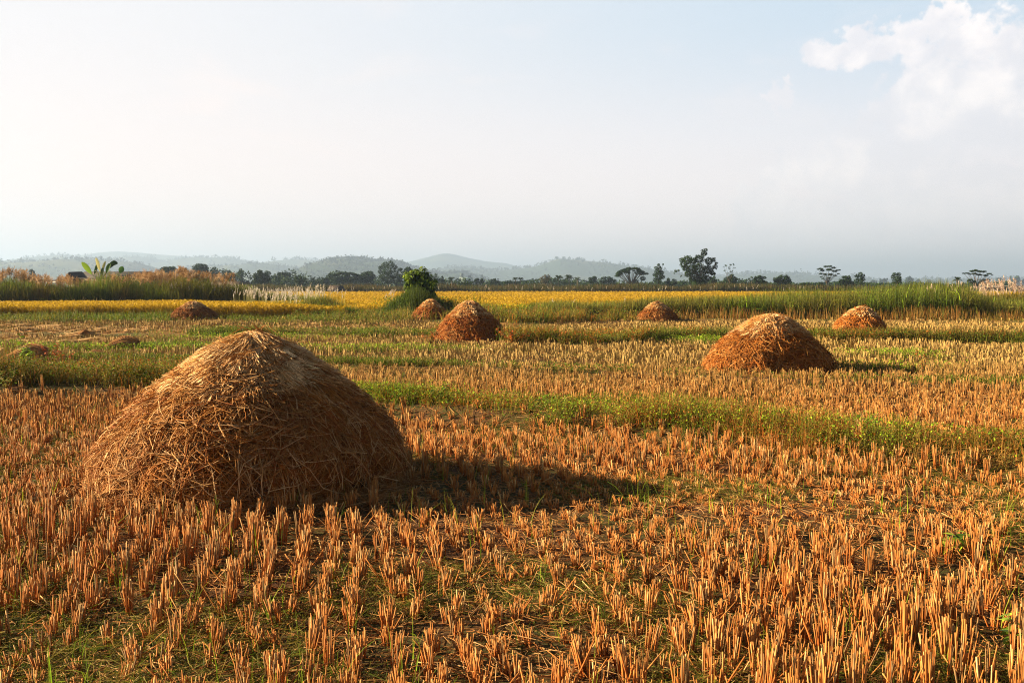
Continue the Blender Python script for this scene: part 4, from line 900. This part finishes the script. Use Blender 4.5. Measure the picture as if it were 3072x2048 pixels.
def build_leafy_tree():
    # leafy green tree behind the small stack (strip 1, rx 1370..1620), about 62 m away
    d = 63; X, _ = reg(1, 1490, 350, d); root = empty('leafy_tree', (X, d, 0), 'bright leafy green small tree among tall grass, behind the two central haystacks', 'tree')
    lob = [(1480, 485, 50), (1540, 500, 44), (1425, 445, 34), (1500, 250, 36), (1450, 266, 30), (1550, 243, 20), (1525, 232, 12), (1400, 290, 16), (1610, 350, 20), (1625, 300, 10), (1430, 300, 46), (1500, 310, 62), (1560, 300, 42), (1440, 350, 52), (1510, 370, 62), (1575, 350, 46), (1590, 390, 38), (1450, 410, 46), (1530, 430, 60), (1600, 335, 24), (1460, 455, 40), (1560, 460, 50), (1420, 330, 26), (1600, 420, 26)]
    b = MB(); t = MB(); fk = np.array([0, 0, .5])
    for (rx, ry, r) in lob:
        x, z = reg(1, rx, ry, d); rr = rlen(r, d); c = np.array([x - X, U(-.4, .4), z]); limb(t, fk, c, .05, .015, (.1, .09, .04), .08)
        n = int(150 * (r / 45) ** 2); P = c + unit(rng.normal(size=(n, 3))) * (U(0, 1, (n, 1)) ** .4) * rr * np.array([1, 1, .9])
        # drooping leaflets
        a = U(0, 6.28, n); L = U(.2, .42, n); tl = np.linspace(0, 1, 4)[None]
        Q = P[:, None] + np.stack([np.cos(a)[:, None] * L[:, None] * tl, np.sin(a)[:, None] * L[:, None] * tl, L[:, None] * (.35 * tl - .9 * tl ** 2)], -1)
        up = z > 2.2
        b.strands(Q, L[:, None] * np.array([[.08, .22, .18, .02]]), (pick([(.035, .075, .007), (.07, .125, .009), (.15, .21, .015), (.018, .038, .005)], n))[:, None] * np.ones((1, 4, 1)), 2, side=np.array([0, 0, 1.]) + rng.normal(size=(n, 1, 3)) * .3)
    limb(t, (0, 0, -.1), fk, .09, .07, (.1, .09, .05), 0)
    for k in range(34):
        rx, ry, r = lob[int(rng.integers(0, len(lob)))]; x, z = reg(1, rx, ry, d); c = np.array([x - X, U(-.5, .5), z]); dr = unit(np.array([rng.normal() * .9, rng.normal() * .5, U(.1, 1.1)])); L0 = U(.45, .8); tip = c + dr * (rlen(r, d) * .8 + L0 * .5)
        limb(t, c, tip, .012, .005, (.12, .13, .04), .15); m = 26; uu = U(.45, 1, m); Pb = c + (tip - c) * uu[:, None] + rng.normal(size=(m, 3)) * .03
        a = U(0, 6.28, m); Lq = U(.14, .30, m); tl = np.linspace(0, 1, 4)[None]
        Q = Pb[:, None] + np.stack([np.cos(a)[:, None] * Lq[:, None] * tl, np.sin(a)[:, None] * Lq[:, None] * tl, Lq[:, None] * (.3 * tl - .8 * tl ** 2)], -1)
        b.strands(Q, Lq[:, None] * np.array([[.08, .2, .16, .02]]), pick([(.06, .11, .008), (.13, .20, .012), (.2, .27, .018)], m)[:, None] * np.ones((1, 4, 1)), 2, side=np.array([0, 0, 1.]) + rng.normal(size=(m, 1, 3)) * .3)
    b.build('crown', M_LEAF, root); t.build('trunk', M_WOOD, root)
    g = MB(); n = 7000; xx = X + rng.normal(size=n) * 1.15; yy = d - .6 + rng.normal(size=n) * .8
    upright(g, xx, yy, np.clip(2.1 - .6 * np.abs(xx - X), .4, 2.2) * U(.5, 1.05, n), .018, [(.04, .07, .007), (.07, .10, .010), (.025, .04, .006)], K=4, lean=.25)
    n = 2500; xx = X + 1.6 + rng.normal(size=n) * .7; yy = d - 1 + rng.normal(size=n) * .5; upright(g, xx, yy, U(.5, 1.25, n), .018, [(.02, .035, .005), (.035, .055, .007)], K=4, lean=.3)
    leafbits(g, X + .2 + rng.normal(size=3000) * 1.3, d - .9 + rng.normal(size=3000) * .6, .1, 1.3, .11 * U(.5, 1.3, 3000), GREEN)
    tag(g.build('grass_tussock', M_GRASS), 'tall green grass massed round the foot of the leafy tree', 'grass', kind='stuff')

def build_banana():
    d = 88; X, _ = reg(0, 930, 350, d)
    root = empty('banana_plant', (X, d, 0), 'banana plant with big upright green leaves rising above the orange plumes', 'banana plant')
    t = MB(); limb(t, (0, 0, -.1), (0, 0, 2.6), .16, .09, (.2, .22, .08), 0); t.build('trunk', M_LEAF, root)
    # (base rx,ry) -> (tip rx,ry), width, colour
    for (a, b_, c, e, w, col, bow) in ((850, 250, 775, 140, .42, (.20, .34, .03), .15), (875, 250, 905, 130, .30, (.03, .08, .015), -.05), (930, 230, 905, 98, .26, (.42, .42, .2), .1), (945, 240, 968, 130, .22, (.36, .38, .16), .1), (985, 240, 1035, 150, .36, (.06, .15, .02), .1), (1010, 200, 1100, 152, .42, (.02, .05, .015), .5), (1110, 240, 1140, 180, .44, (.05, .13, .02), .05), (900, 215, 860, 250, .22, (.5, .52, .36), .1), (950, 260, 960, 190, .34, (.04, .1, .02), .0)):
        x0, z0 = reg(0, a, b_, d); x1, z1 = reg(0, c, e, d); K = 12; tt = np.linspace(0, 1, K)
        yb = U(-.5, .5); P = np.stack([x0 - X + (x1 - x0) * tt, yb * tt, z0 + (z1 - z0) * tt + bow * np.sin(tt * math.pi) * .5], -1)
        m = MB(); Wd = w * .52 * np.array([.15, .45, .7, .85, .95, 1, 1, .95, .88, .75, .55, .12]); side = unit(np.array([[.5 * U(-1, 1), 1.0, .2]]))
        T = unit(np.gradient(P, axis=0)); S = unit(np.cross(T, side)); Nn = np.cross(T, S)
        edge = Wd[:, None] * (1 + U(-.06, .06, (K, 1)))
        Lf = P + S * edge + Nn * edge * .35; Rt = P - S * edge + Nn * edge * .35
        V = np.stack([Lf, P, Rt], 1).reshape(-1, 3); q = []
        for k in range(K - 1): q += [(k * 3, k * 3 + 1, k * 3 + 4, k * 3 + 3), (k * 3 + 1, k * 3 + 2, k * 3 + 5, k * 3 + 4)]
        m.add(V, q, np.array(col) * U(.85, 1.15)); stalk = np.stack([np.array([0, 0, 2.4]), np.array([(x0 - X) * .5, 0, (2.4 + z0) / 2]), P[0]]); m.strands(stalk[None], .03, np.array([.2, .25, .06]), 4)
        o = m.build('leaf', M_LEAF, root)
        if col[0] > .3: o['label'] = 'pale tattered leaf'

# ------------------------------------------------------------------ buildings
def gable(mb, x0, x1, y0, y1, ze, zr, hip=0.0, t=.12, c=(.1, .08, .07)):
    ym = (y0 + y1) / 2
    for s, ye in ((0, y0), (1, y1)):
        V = [(x0, ye, ze), (x1, ye, ze), (x1 - hip, ym, zr), (x0 + hip, ym, zr)]; V2 = [(a, b, z - t) for a, b, z in V]
        mb.add(V + V2, [(0, 1, 2, 3), (7, 6, 5, 4), (0, 4, 5, 1), (1, 5, 6, 2), (2, 6, 7, 3), (3, 7, 4, 0)], c)
    if hip:
        for xe, xi in ((x0, x0 + hip), (x1, x1 - hip)):
            V = [(xe, y0, ze), (xe, y1, ze), (xi, ym, zr), (xi, ym, zr - .01)]; mb.add(V, [(0, 1, 2, 3)], c)
def build_buildings():
    d = 130
    def X(i, rx, dd=d): return reg(i, rx, 350, dd)[0]
    def Z(i, ry, dd=d): return reg(i, 0, ry, dd)[1]
    x0, x1 = X(0, 575), X(0, 1415); zr = Z(0, 222); ze = Z(0, 285)
    r = empty('farm_building', (x0, d, 0), 'long low farm building with dark tiled roof half hidden behind the plumed reeds', 'building')
    w = MB(); w.box(x0 + .6, x1 - .6, d + .8, d + 6.2, 0, ze - .1, (.15, .13, .11)); w.v = [v - np.array([x0, d, 0]) for v in w.v]; w.build('wall', M_WALL, r)
    m = MB(); gable(m, x0, x1, d, d + 7, ze, zr, 1.6, c=(.035, .03, .028)); m.v = [v - np.array([x0, d, 0]) for v in m.v]; m.build('roof', M_WALL, r)
    m = MB(); gx0, gx1 = X(0, 600), X(0, 722)
    V = [(gx0 - x0, -.5, ze), (gx1 - x0, -.5, ze), ((gx0 + gx1) / 2 - x0 + .2, -.5, zr - .05), ((gx0 + gx1) / 2 - x0 + .1, 2.5, zr)]
    V = [(gx0 - x0, -.6, ze - .3), ((gx0 + gx1) / 2 - x0, -.6, zr - .1), ((gx0 + gx1) / 2 - x0, 3.4, zr), (gx0 - x0, 3.4, ze - .3), (gx1 - x0, -.6, ze - .3), (gx1 - x0, 3.4, ze - .3)]
    m.add(V, [(0, 1, 2, 3), (1, 4, 5, 2)], (.05, .042, .038)); m.build('gable_roof', M_WALL, r)
    m = MB(); gxa, gxb = gx0 - x0 + .15, gx1 - x0 - .15; m.add([(gxa, -.4, ze - .3), (gxb, -.4, ze - .3), ((gxa + gxb) / 2, -.4, zr - .22), ((gxa + gxb) / 2 - .01, -.4, zr - .22)], [(0, 1, 2, 3)], (.07, .05, .04)); m.build('gable_wall', M_WALL, r)
    m = MB(); xa, xb = X(0, 478) - x0, X(0, 700) - x0; za = Z(0, 318)
    m.add([(xa, -1.4, za), (xb, -1.4, za), (xb, 1, ze), (xa + 1.1, 1, ze)], [(0, 1, 2, 3)], (.06, .055, .055)); m.build('porch_roof', M_WALL, r)
    m = MB(); m.box(xa, xb, -1.5, -1.4, za - .12, za + .03, (.72, .72, .7)); m.build('gutter', M_WALL, [c for c in COL.objects if c.parent == r and c.name.startswith('porch_roof')][0])
    d2 = 250; r = empty('low_building', (X(0, 1935, d2), d2, 0), 'low building with a reddish brown roof among the white plumes below the tree line', 'building')
    L = X(0, 2275, d2) - X(0, 1935, d2); z1 = Z(0, 318, d2)
    m = MB(); m.box(.4, L - .4, .6, 4.4, 0, z1 - .9, (.25, .2, .16)); m.build('wall', M_WALL, r)
    m = MB(); gable(m, 0, L, 0, 5, z1 - 1.1, z1, .3, c=(.08, .045, .035)); m.build('roof', M_WALL, r)
    d3 = 206; r = empty('field_hut', (X(1, 655, d3), d3, 0), 'small dark thatched field hut at the far edge of the golden rice', 'hut')
    L = X(1, 800, d3) - X(1, 655, d3)
    m = MB(); gable(m, 0, L, 0, 3, 1.0, 1.95, .25, t=.2, c=(.035, .025, .02)); m.build('roof', M_WOOD, r)
    m = MB()
    for px_ in (.3, L / 2, L - .3):
        for py_ in (.3, 2.7): limb(m, (px_, py_, 0), (px_, py_, 1.1), .06, .05, (.12, .09, .06), 0)
    m.box(.3, L - .3, .4, 2.6, .0, .9, (.1, .08, .06)); m.build('frame', M_WOOD, r)
    d4 = 1500; bx = X(1, 1868, d4); r = empty('concrete_building', (bx, d4, 0), 'distant pale teal concrete building with two rooftop blocks above the trees', 'building')
    L = X(1, 1992, d4) - bx; zt = Z(1, 278, d4)
    m = MB(); m.box(0, L, 0, 10, 0, zt, (.10, .14, .135)); m.build('wall', M_WALL, r)
    for a, b_, t in ((1874, 1905, 240), (1950, 1976, 257)):
        m = MB(); m.box(X(1, a, d4) - bx, X(1, b_, d4) - bx, 2, 6, zt, Z(1, t, d4), (.07, .10, .10)); m.build('rooftop_block', M_WALL, r)
    m = MB(); m.box(X(1, 1905, d4) - bx, L + .05, -.05, -.01, zt - 3, zt - .6, (.12, .2, .2)); m.build('window_band', M_WALL, r)
    m = MB(); m.box(-.2, L + .2, -.3, 10.2, zt, zt + .35, (.14, .17, .16)); m.build('parapet', M_WALL, r)
    # bamboo frame, far right
    d5 = 74; bx = X(3, 1960, d5); L = X(3, 2190, d5) - bx; r = empty('bamboo_shelter', (bx, d5, 0), 'open frame of pale bamboo poles and thin posts at the far right field edge', 'bamboo shelter')
    for z, yy in ((Z(3, 363, d5), 0), (Z(3, 372, d5), .9)):
        m = MB(); limb(m, (-.1, yy, z), (L + .05, yy, z + .03), .035, .03, (.6, .55, .48), 0); m.build('rail', M_WOOD, r)
    for k in range(4):
        for yy in (0, .9):
            m = MB(); limb(m, (L * k / 3 + U(-.05, .05), yy, -.05), (L * k / 3 + U(-.08, .08), yy, Z(3, 365, d5)), .03, .025, (.35, .27, .2), .02); m.build('post', M_WOOD, r)
    m = MB(); m.box(.05, L - .1, .2, .8, 0, 1.25, (.06, .05, .04)); n = 700
    upright(m, U(0, L, n), U(-.1, 1, n), U(.8, 1.6, n), .012, [(.3, .2, .12), (.16, .12, .07)], lean=.2, K=3, z0=np.zeros(n)); m.build('straw_screen', M_STRAW, r)

# ------------------------------------------------------------------ hills
def hill_mat(name, forest, field, fmix):
    m = bpy.data.materials.new(name); m.use_nodes = True; nt = m.node_tree; N = nt.nodes; L = nt.links
    b = N['Principled BSDF']; b.inputs['Roughness'].default_value = .9; b.inputs['Specular IOR Level'].default_value = .1
    g = N.new('ShaderNodeNewGeometry'); P = g.outputs['Position']
    f = ramp(N, L, noise(N, L, P, .0036, 5, .6, 0, (1, .5, 3)), fmix - .04, fmix + .04)
    c = mix(N, L, f, forest, field); c = mix(N, L, noise(N, L, P, .03, 4), c, tuple(v * 1.3 for v in forest))
    L.new(c, b.inputs['Base Color'])
    bp = N.new('ShaderNodeBump'); bp.inputs['Strength'].default_value = 1; bp.inputs['Distance'].default_value = 6
    L.new(noise(N, L, P, .035, 6, .7), bp.inputs['Height']); L.new(bp.outputs[0], b.inputs['Normal']); return m
def hill(label, D, depth, pts, trees, mat, seed, tsize=None, name='hill', rough=1.0):
    D *= 1.8; depth *= 1.8
    trees = int(trees * 1.3)
    P = np.array([((X0[i] + rx * .32653), (740 + ry * .32653)) for i, rx, ry in pts]); xs = (P[:, 0] / 3 - 512) / F * D; zs = CAMZ + (HOR - P[:, 1] / 3) / F * D
    nx, ny = 260, 46; u = np.linspace(xs[0], xs[-1], nx); v = np.linspace(-1, 1, ny)
    Xg, Vg = np.meshgrid(u, v, indexing='ij'); Yg = D + np.where(Vg < 0, Vg * depth, Vg * depth * .8)
    zi = np.interp(Xg, xs, zs); k = np.ones(9) / 9; zi1 = np.convolve(np.pad(zi[:, 0], 4, mode='edge'), k, 'valid')[:, None] * np.ones((1, ny))
    sh = np.cos(np.clip(np.abs(Vg), 0, 1) * math.pi / 2) ** 1.3
    zz = zi1 * sh * (1 - .25 * (fbm(Xg, Yg, depth * .5, seed) - .3) * np.clip(np.abs(Vg) * 3, 0, 1)) + (fbm(Xg, Yg, 40, seed + 5) - .5) * 5 * sh * rough
    e = np.clip(np.minimum(Xg - xs[0], xs[-1] - Xg) / (depth * .15), 0, 1) ** .7; zz = np.maximum(zz * e, 0) - .5
    V = np.stack([Xg, Yg, zz], -1).reshape(-1, 3); i = np.arange(nx - 1)[:, None]; j = np.arange(ny - 1)[None]
    q = np.stack([i * ny + j, (i + 1) * ny + j, (i + 1) * ny + j + 1, i * ny + j + 1], -1).reshape(-1, 4)
    b = MB(); b.add(V, q, (.05, .07, .03)); o = b.build(name, mat, smooth=True); tag(o, label, kind='structure')
    # woods on the slope, thinning to single trees on the ridge
    if trees:
        t = MB(); n = trees; a = U(0, 1, n); ii = np.clip((a * (nx - 1)).astype(int), 0, nx - 1); nr = int(n * .35)
        jj = np.clip(((1 - U(0, 1, n) ** 1.5 * .9) * (ny / 2)).astype(int), 0, ny - 1); jj[:nr] = ny // 2 - rng.integers(0, 3, nr)
        pp = V.reshape(nx, ny, 3)[ii, jj] + rng.normal(size=(n, 3)) * np.array([8, 4, 0]); cl = fbm(pp[:, 0], pp[:, 1], depth * .2, seed + 9, 3) ; keep = (cl > .42) | (U(0, 1, n) < .3); keep &= pp[:, 2] > 2; pp = pp[keep]
        s = tsize or D * .0016; m = 12
        sc = U(.5, 1.3, len(pp)) * np.where(U(0, 1, len(pp)) < .12, 1.7, 1)
        C = np.repeat(pp, m, 0) + rng.normal(size=(len(pp) * m, 3)) * (s * .38) * np.repeat(sc, m)[:, None] * np.array([1, 1, .8]); C[:, 2] += np.repeat(sc * s * .6, m)
        t.cards(C, s * .6 * np.repeat(sc, m), np.repeat(pick([(.016, .03, .012), (.022, .036, .014), (.013, .022, .01)], len(pp)), m, 0), .9)
        # thin stems
        st = pp[::1]; Q = np.stack([st, st + np.array([0, 0, 1]) * (s * .6)], 1); t.strands(Q, s * .035, np.array([.06, .05, .04]), 2)
        tag(t.build('woods', M_FOL), 'trees scattered over the ' + label, 'woods', kind='stuff')
def build_hills():
    fm = hill_mat('hill_forest', (.014, .03, .012), (.07, .075, .025), .58); ff = hill_mat('hill_mixed', (.02, .038, .018), (.09, .09, .035), .5)
    hill('green forested hill left of centre', 1650, 450, [(1, 300, 330), (1, 420, 250), (1, 490, 200), (1, 560, 160), (1, 640, 125), (1, 730, 108), (1, 850, 102), (1, 1000, 105), (1, 1100, 128), (1, 1220, 122), (1, 1330, 140), (1, 1450, 190), (1, 1560, 222), (1, 1700, 248), (1, 1900, 235), (1, 2050, 262), (1, 2200, 310), (1, 2300, 345)], 1500, fm, 1)
    hill('blue field-patched hill at far left', 1900, 450, [(0, -300, 200), (0, 0, 140), (0, 180, 138), (0, 350, 142), (0, 520, 125), (0, 700, 112), (0, 900, 112), (0, 1100, 130), (0, 1250, 142), (0, 1400, 185), (0, 1500, 230), (0, 1700, 300), (0, 1800, 345)], 500, ff, 2)
    hill('low pale slopes between the left hills', 2300, 500, [(0, 1450, 345), (0, 1650, 230), (0, 1900, 190), (0, 2100, 170), (0, 2300, 165), (1, 0, 150), (1, 120, 150), (1, 300, 175), (1, 450, 215), (1, 700, 250), (1, 900, 345)], 420, ff, 3)
    hill('hazy double ridge behind the left hills', 3300, 700, [(0, 0, 200), (0, 200, 130), (0, 350, 95), (0, 480, 78), (0, 600, 75), (0, 720, 92), (0, 830, 100), (0, 1000, 120), (0, 1130, 105), (0, 1230, 85), (0, 1320, 88), (0, 1450, 105), (0, 1560, 150), (0, 1620, 130), (0, 1700, 100), (0, 1830, 95), (0, 2000, 96), (0, 2150, 98), (0, 2260, 130), (0, 2352, 150), (1, 250, 120), (1, 400, 112), (1, 600, 125), (1, 800, 180), (1, 900, 300)], 420, ff, 4)
    hill('pale central hill with trees on its ridge', 2700, 600, [(1, 1400, 345), (1, 1600, 235), (1, 1800, 195), (1, 1950, 190), (1, 2100, 205), (1, 2250, 215), (1, 2352, 205), (2, 100, 195), (2, 220, 180), (2, 300, 150), (2, 380, 120), (2, 440, 106), (2, 560, 116), (2, 680, 128), (2, 800, 138), (2, 900, 150), (2, 1000, 165), (2, 1100, 178), (2, 1220, 205), (2, 1350, 225), (2, 1500, 240), (2, 1700, 290), (2, 1800, 345)], 700, fm, 5)
    hill('faint far mountain behind the centre', 4300, 900, [(1, 1000, 300), (1, 1250, 190), (1, 1450, 130), (1, 1600, 90), (1, 1720, 60), (1, 1800, 62), (1, 1950, 100), (1, 2100, 130), (1, 2300, 150), (2, 100, 190), (2, 300, 300)], 0, ff, 6, rough=.5)
    hill('faint far ridge behind the left hills', 4300, 900, [(0, 500, 250), (0, 900, 70), (0, 1100, 40), (0, 1250, 48), (0, 1500, 70), (0, 1700, 85), (0, 2300, 120), (1, 200, 200), (1, 400, 300)], 0, ff, 7, rough=.5)
    hill('low hazy ridge along the right horizon', 3000, 600, [(2, 1500, 345), (2, 1800, 290), (2, 2050, 245), (2, 2200, 242), (2, 2352, 240), (3, 100, 252), (3, 250, 250), (3, 450, 262), (3, 650, 275), (3, 800, 300), (3, 950, 308), (3, 1200, 300), (3, 1400, 298), (3, 1600, 303), (3, 1900, 300), (3, 2150, 292), (3, 2352, 290), (3, 2600, 300), (3, 2800, 345)], 800, fm, 8)

# ------------------------------------------------------------------ light, sky, air
SUN_AZ = math.radians(-83); SUN_EL = math.radians(20.5)
def build_sky():
    w = bpy.data.worlds.new('World'); SC.world = w; w.use_nodes = True; nt = w.node_tree; N = nt.nodes; L = nt.links
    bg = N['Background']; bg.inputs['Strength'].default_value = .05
    sky = N.new('ShaderNodeTexSky'); sky.sky_type = 'NISHITA'; sky.sun_disc = False; sky.sun_elevation = SUN_EL; sky.sun_rotation = SUN_AZ
    sky.air_density = 1.0; sky.dust_density = 3.0; sky.ozone_density = 1.0
    tc = N.new('ShaderNodeTexCoord'); D = tc.outputs['Generated']; sp = N.new('ShaderNodeSeparateXYZ'); L.new(D, sp.inputs[0])
    def M(op, a, b=None, c=None, clamp=False):
        n = N.new('ShaderNodeMath'); n.operation = op; n.use_clamp = clamp
        for k, v in enumerate((a, b, c)):
            if v is None: continue
            if isinstance(v, (int, float)): n.inputs[k].default_value = v
            else: L.new(v, n.inputs[k])
        return n.outputs[0]
    az = M('ARCTAN2', sp.outputs[0], sp.outputs[1]); el = M('ARCSINE', sp.outputs[2])
    # sunlit haze of the lower sky: whiter toward the sun, bluer away from it and higher up
    daz = M('SUBTRACT', az, SUN_AZ); cosd = M('COSINE', daz)
    side = ramp(N, L, az, -.50, .50)
    hi = ramp(N, L, el, .02, .27)
    low = mix(N, L, side, SKY[0], SKY[1]); mid_ = mix(N, L, side, SKY[2], SKY[3])
    hz = mix(N, L, hi, low, mid_)
    # cumulus bank on the right
    cv = N.new('ShaderNodeCombineXYZ'); L.new(az, cv.inputs[0]); L.new(el, cv.inputs[1])
    nz = noise(N, L, cv.outputs[0], 22, 8, .6, .2); nz2 = noise(N, L, cv.outputs[0], 5, 5, .5)
    def A(px_, py_, rx_, ry_): return (math.atan((px_ - 512 - 20) / F), math.atan((HOR - py_ - 19) / F), rx_ * .9 / F, ry_ * .85 / F)
    blobs = [A(835, 52, 22, 18), A(850, 42, 24, 18), A(872, 33, 20, 16), A(880, 48, 40, 22), A(905, 40, 30, 16), A(922, 34, 22, 18), A(940, 30, 16, 18), A(955, 20, 13, 16), A(968, 28, 18, 20),
             A(935, 48, 36, 18), A(945, 66, 34, 26), A(925, 82, 24, 26), A(985, 50, 34, 26), A(1012, 45, 26, 22), A(975, 85, 60, 40), A(930, 105, 40, 30), A(1010, 110, 60, 60), A(893, 112, 36, 20), A(870, 128, 34, 22), A(850, 160, 40, 34),
             A(798, 84, 9, 14), A(788, 92, 9, 8), A(805, 70, 7, 9), A(797, 158, 17, 26), A(780, 185, 40, 20), A(900, 160, 90, 50), A(980, 190, 120, 50), A(850, 205, 140, 30), A(1040, 60, 40, 40)]
    wa = noise(N, L, cv.outputs[0], 24, 7, .56); wmap = N.new('ShaderNodeMapping'); wmap.inputs['Location'].default_value = (7, 3, 5); L.new(cv.outputs[0], wmap.inputs[0]); wb = noise(N, L, wmap.outputs[0], 24, 7, .56)
    az = M('ADD', az, M('MULTIPLY', M('SUBTRACT', wa, .5), .09)); el0 = el; el = M('ADD', el, M('MULTIPLY', M('SUBTRACT', wb, .5), .075))
    acc = None
    for (a, e, ra, re) in blobs:
        da = M('DIVIDE', M('SUBTRACT', az, a), ra); de = M('DIVIDE', M('SUBTRACT', el, e), re)
        q = M('SUBTRACT', 1.0, M('SQRT', M('ADD', M('MULTIPLY', da, da), M('MULTIPLY', de, de)))); q = M('MAXIMUM', q, -1.5); acc = q if acc is None else M('MAXIMUM', acc, q)
    nz3 = noise(N, L, cv.outputs[0], 60, 6, .6)
    dens = M('ADD', M('ADD', acc, M('MULTIPLY', M('SUBTRACT', nz, .5), 1.25)), M('MULTIPLY', M('SUBTRACT', nz3, .5), .7))
    cm = ramp(N, L, dens, -.06, .36); fade = ramp(N, L, el0, .05, .22, .35, .9)
    shade = ramp(N, L, M('ADD', M('MULTIPLY', nz2, 1.0), M('MULTIPLY', M('SUBTRACT', nz, .5), 1.2)), .35, .75)
    cc = mix(N, L, shade, SKY[4], SKY[5])
    hz = mix(N, L, M('MULTIPLY', cm, fade), hz, cc)
    # thin veil streaks
    veil = ramp(N, L, noise(N, L, cv.outputs[0], 6, 6, .5, .4, (1, 3.2, 1)), .52, .72, 0, .35)
    hz = mix(N, L, veil, hz, mix(N, L, side, SKY[0], SKY[4]))
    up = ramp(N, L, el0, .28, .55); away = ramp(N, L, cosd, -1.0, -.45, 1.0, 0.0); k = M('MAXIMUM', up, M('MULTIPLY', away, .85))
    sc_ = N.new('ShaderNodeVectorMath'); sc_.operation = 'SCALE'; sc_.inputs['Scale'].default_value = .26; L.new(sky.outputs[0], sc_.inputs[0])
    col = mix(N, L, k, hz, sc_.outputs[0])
    # the sky passes behind the volume box; colours above are given for strength 0.1
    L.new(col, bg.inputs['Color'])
SKY = [(4.7, 3.87, 3.5), (4.95, 4.35, 4.2), (3.69, 3.58, 3.62), (2.45, 3.05, 3.6), (3.75, 3.65, 3.8), (5.0, 4.6, 4.4)]

def build_haze():
    m = bpy.data.materials.new('haze'); m.use_nodes = True; nt = m.node_tree; nt.nodes.clear()
    o = nt.nodes.new('ShaderNodeOutputMaterial'); v = nt.nodes.new('ShaderNodeVolumePrincipled')
    v.inputs['Color'].default_value = (.292, .41, .63, 1); v.inputs['Density'].default_value = HAZE; v.inputs['Anisotropy'].default_value = .25
    nt.links.new(v.outputs[0], o.inputs['Volume'])
    b = MB(); b.box(-17000, 17000, -17000, 17000, -3, 310, (1, 1, 1)); ob = b.build('haze', m); tag(ob, 'pale blue haze over the fields', 'haze', kind='stuff')
HAZE = .00022

def build_lights_camera():
    l = bpy.data.lights.new('sun', 'SUN'); l.energy = 5.0; l.angle = math.radians(.8); l.color = (1, .775, .48)
    o = bpy.data.objects.new('sun', l); COL.objects.link(o)
    s = Vector((math.sin(SUN_AZ) * math.cos(SUN_EL), math.cos(SUN_AZ) * math.cos(SUN_EL), math.sin(SUN_EL)))
    o.rotation_euler = (-s).to_track_quat('-Z', 'Y').to_euler(); o.location = (-30, 10, 20)
    c = bpy.data.cameras.new('camera'); c.sensor_width = 36; c.lens = F / 1024 * 36; c.clip_start = .1; c.clip_end = 60000
    co = bpy.data.objects.new('camera', c); COL.objects.link(co); co.location = (0, 0, CAMZ); co.rotation_euler = (math.pi / 2 - PITCH, 0, 0); SC.camera = co
    SC.view_settings.view_transform = 'Standard'; SC.view_settings.look = 'None'; SC.view_settings.gamma = 1; SC.view_settings.exposure = EXPO
    SC.cycles.max_bounces = 5; SC.cycles.diffuse_bounces = 2; SC.cycles.transmission_bounces = 3; SC.cycles.volume_bounces = 1; SC.cycles.transparent_max_bounces = 4
    SC.cycles.use_denoising = True; SC.cycles.denoising_prefilter = 'NONE'; SC.cycles.filter_width = 1.15; SC.cycles.sample_clamp_indirect = 4
EXPO = 2.4

build_ground()
for s in STACKS: haystack(*s)
build_stubble()
build_litter()
build_grass()
build_bund_weeds()
build_rice()
build_reeds()
build_sheaves()
build_weeds()
build_trees()
build_leafy_tree()
build_banana()
build_buildings()
build_hills()
build_haze()
build_sky()
build_lights_camera()
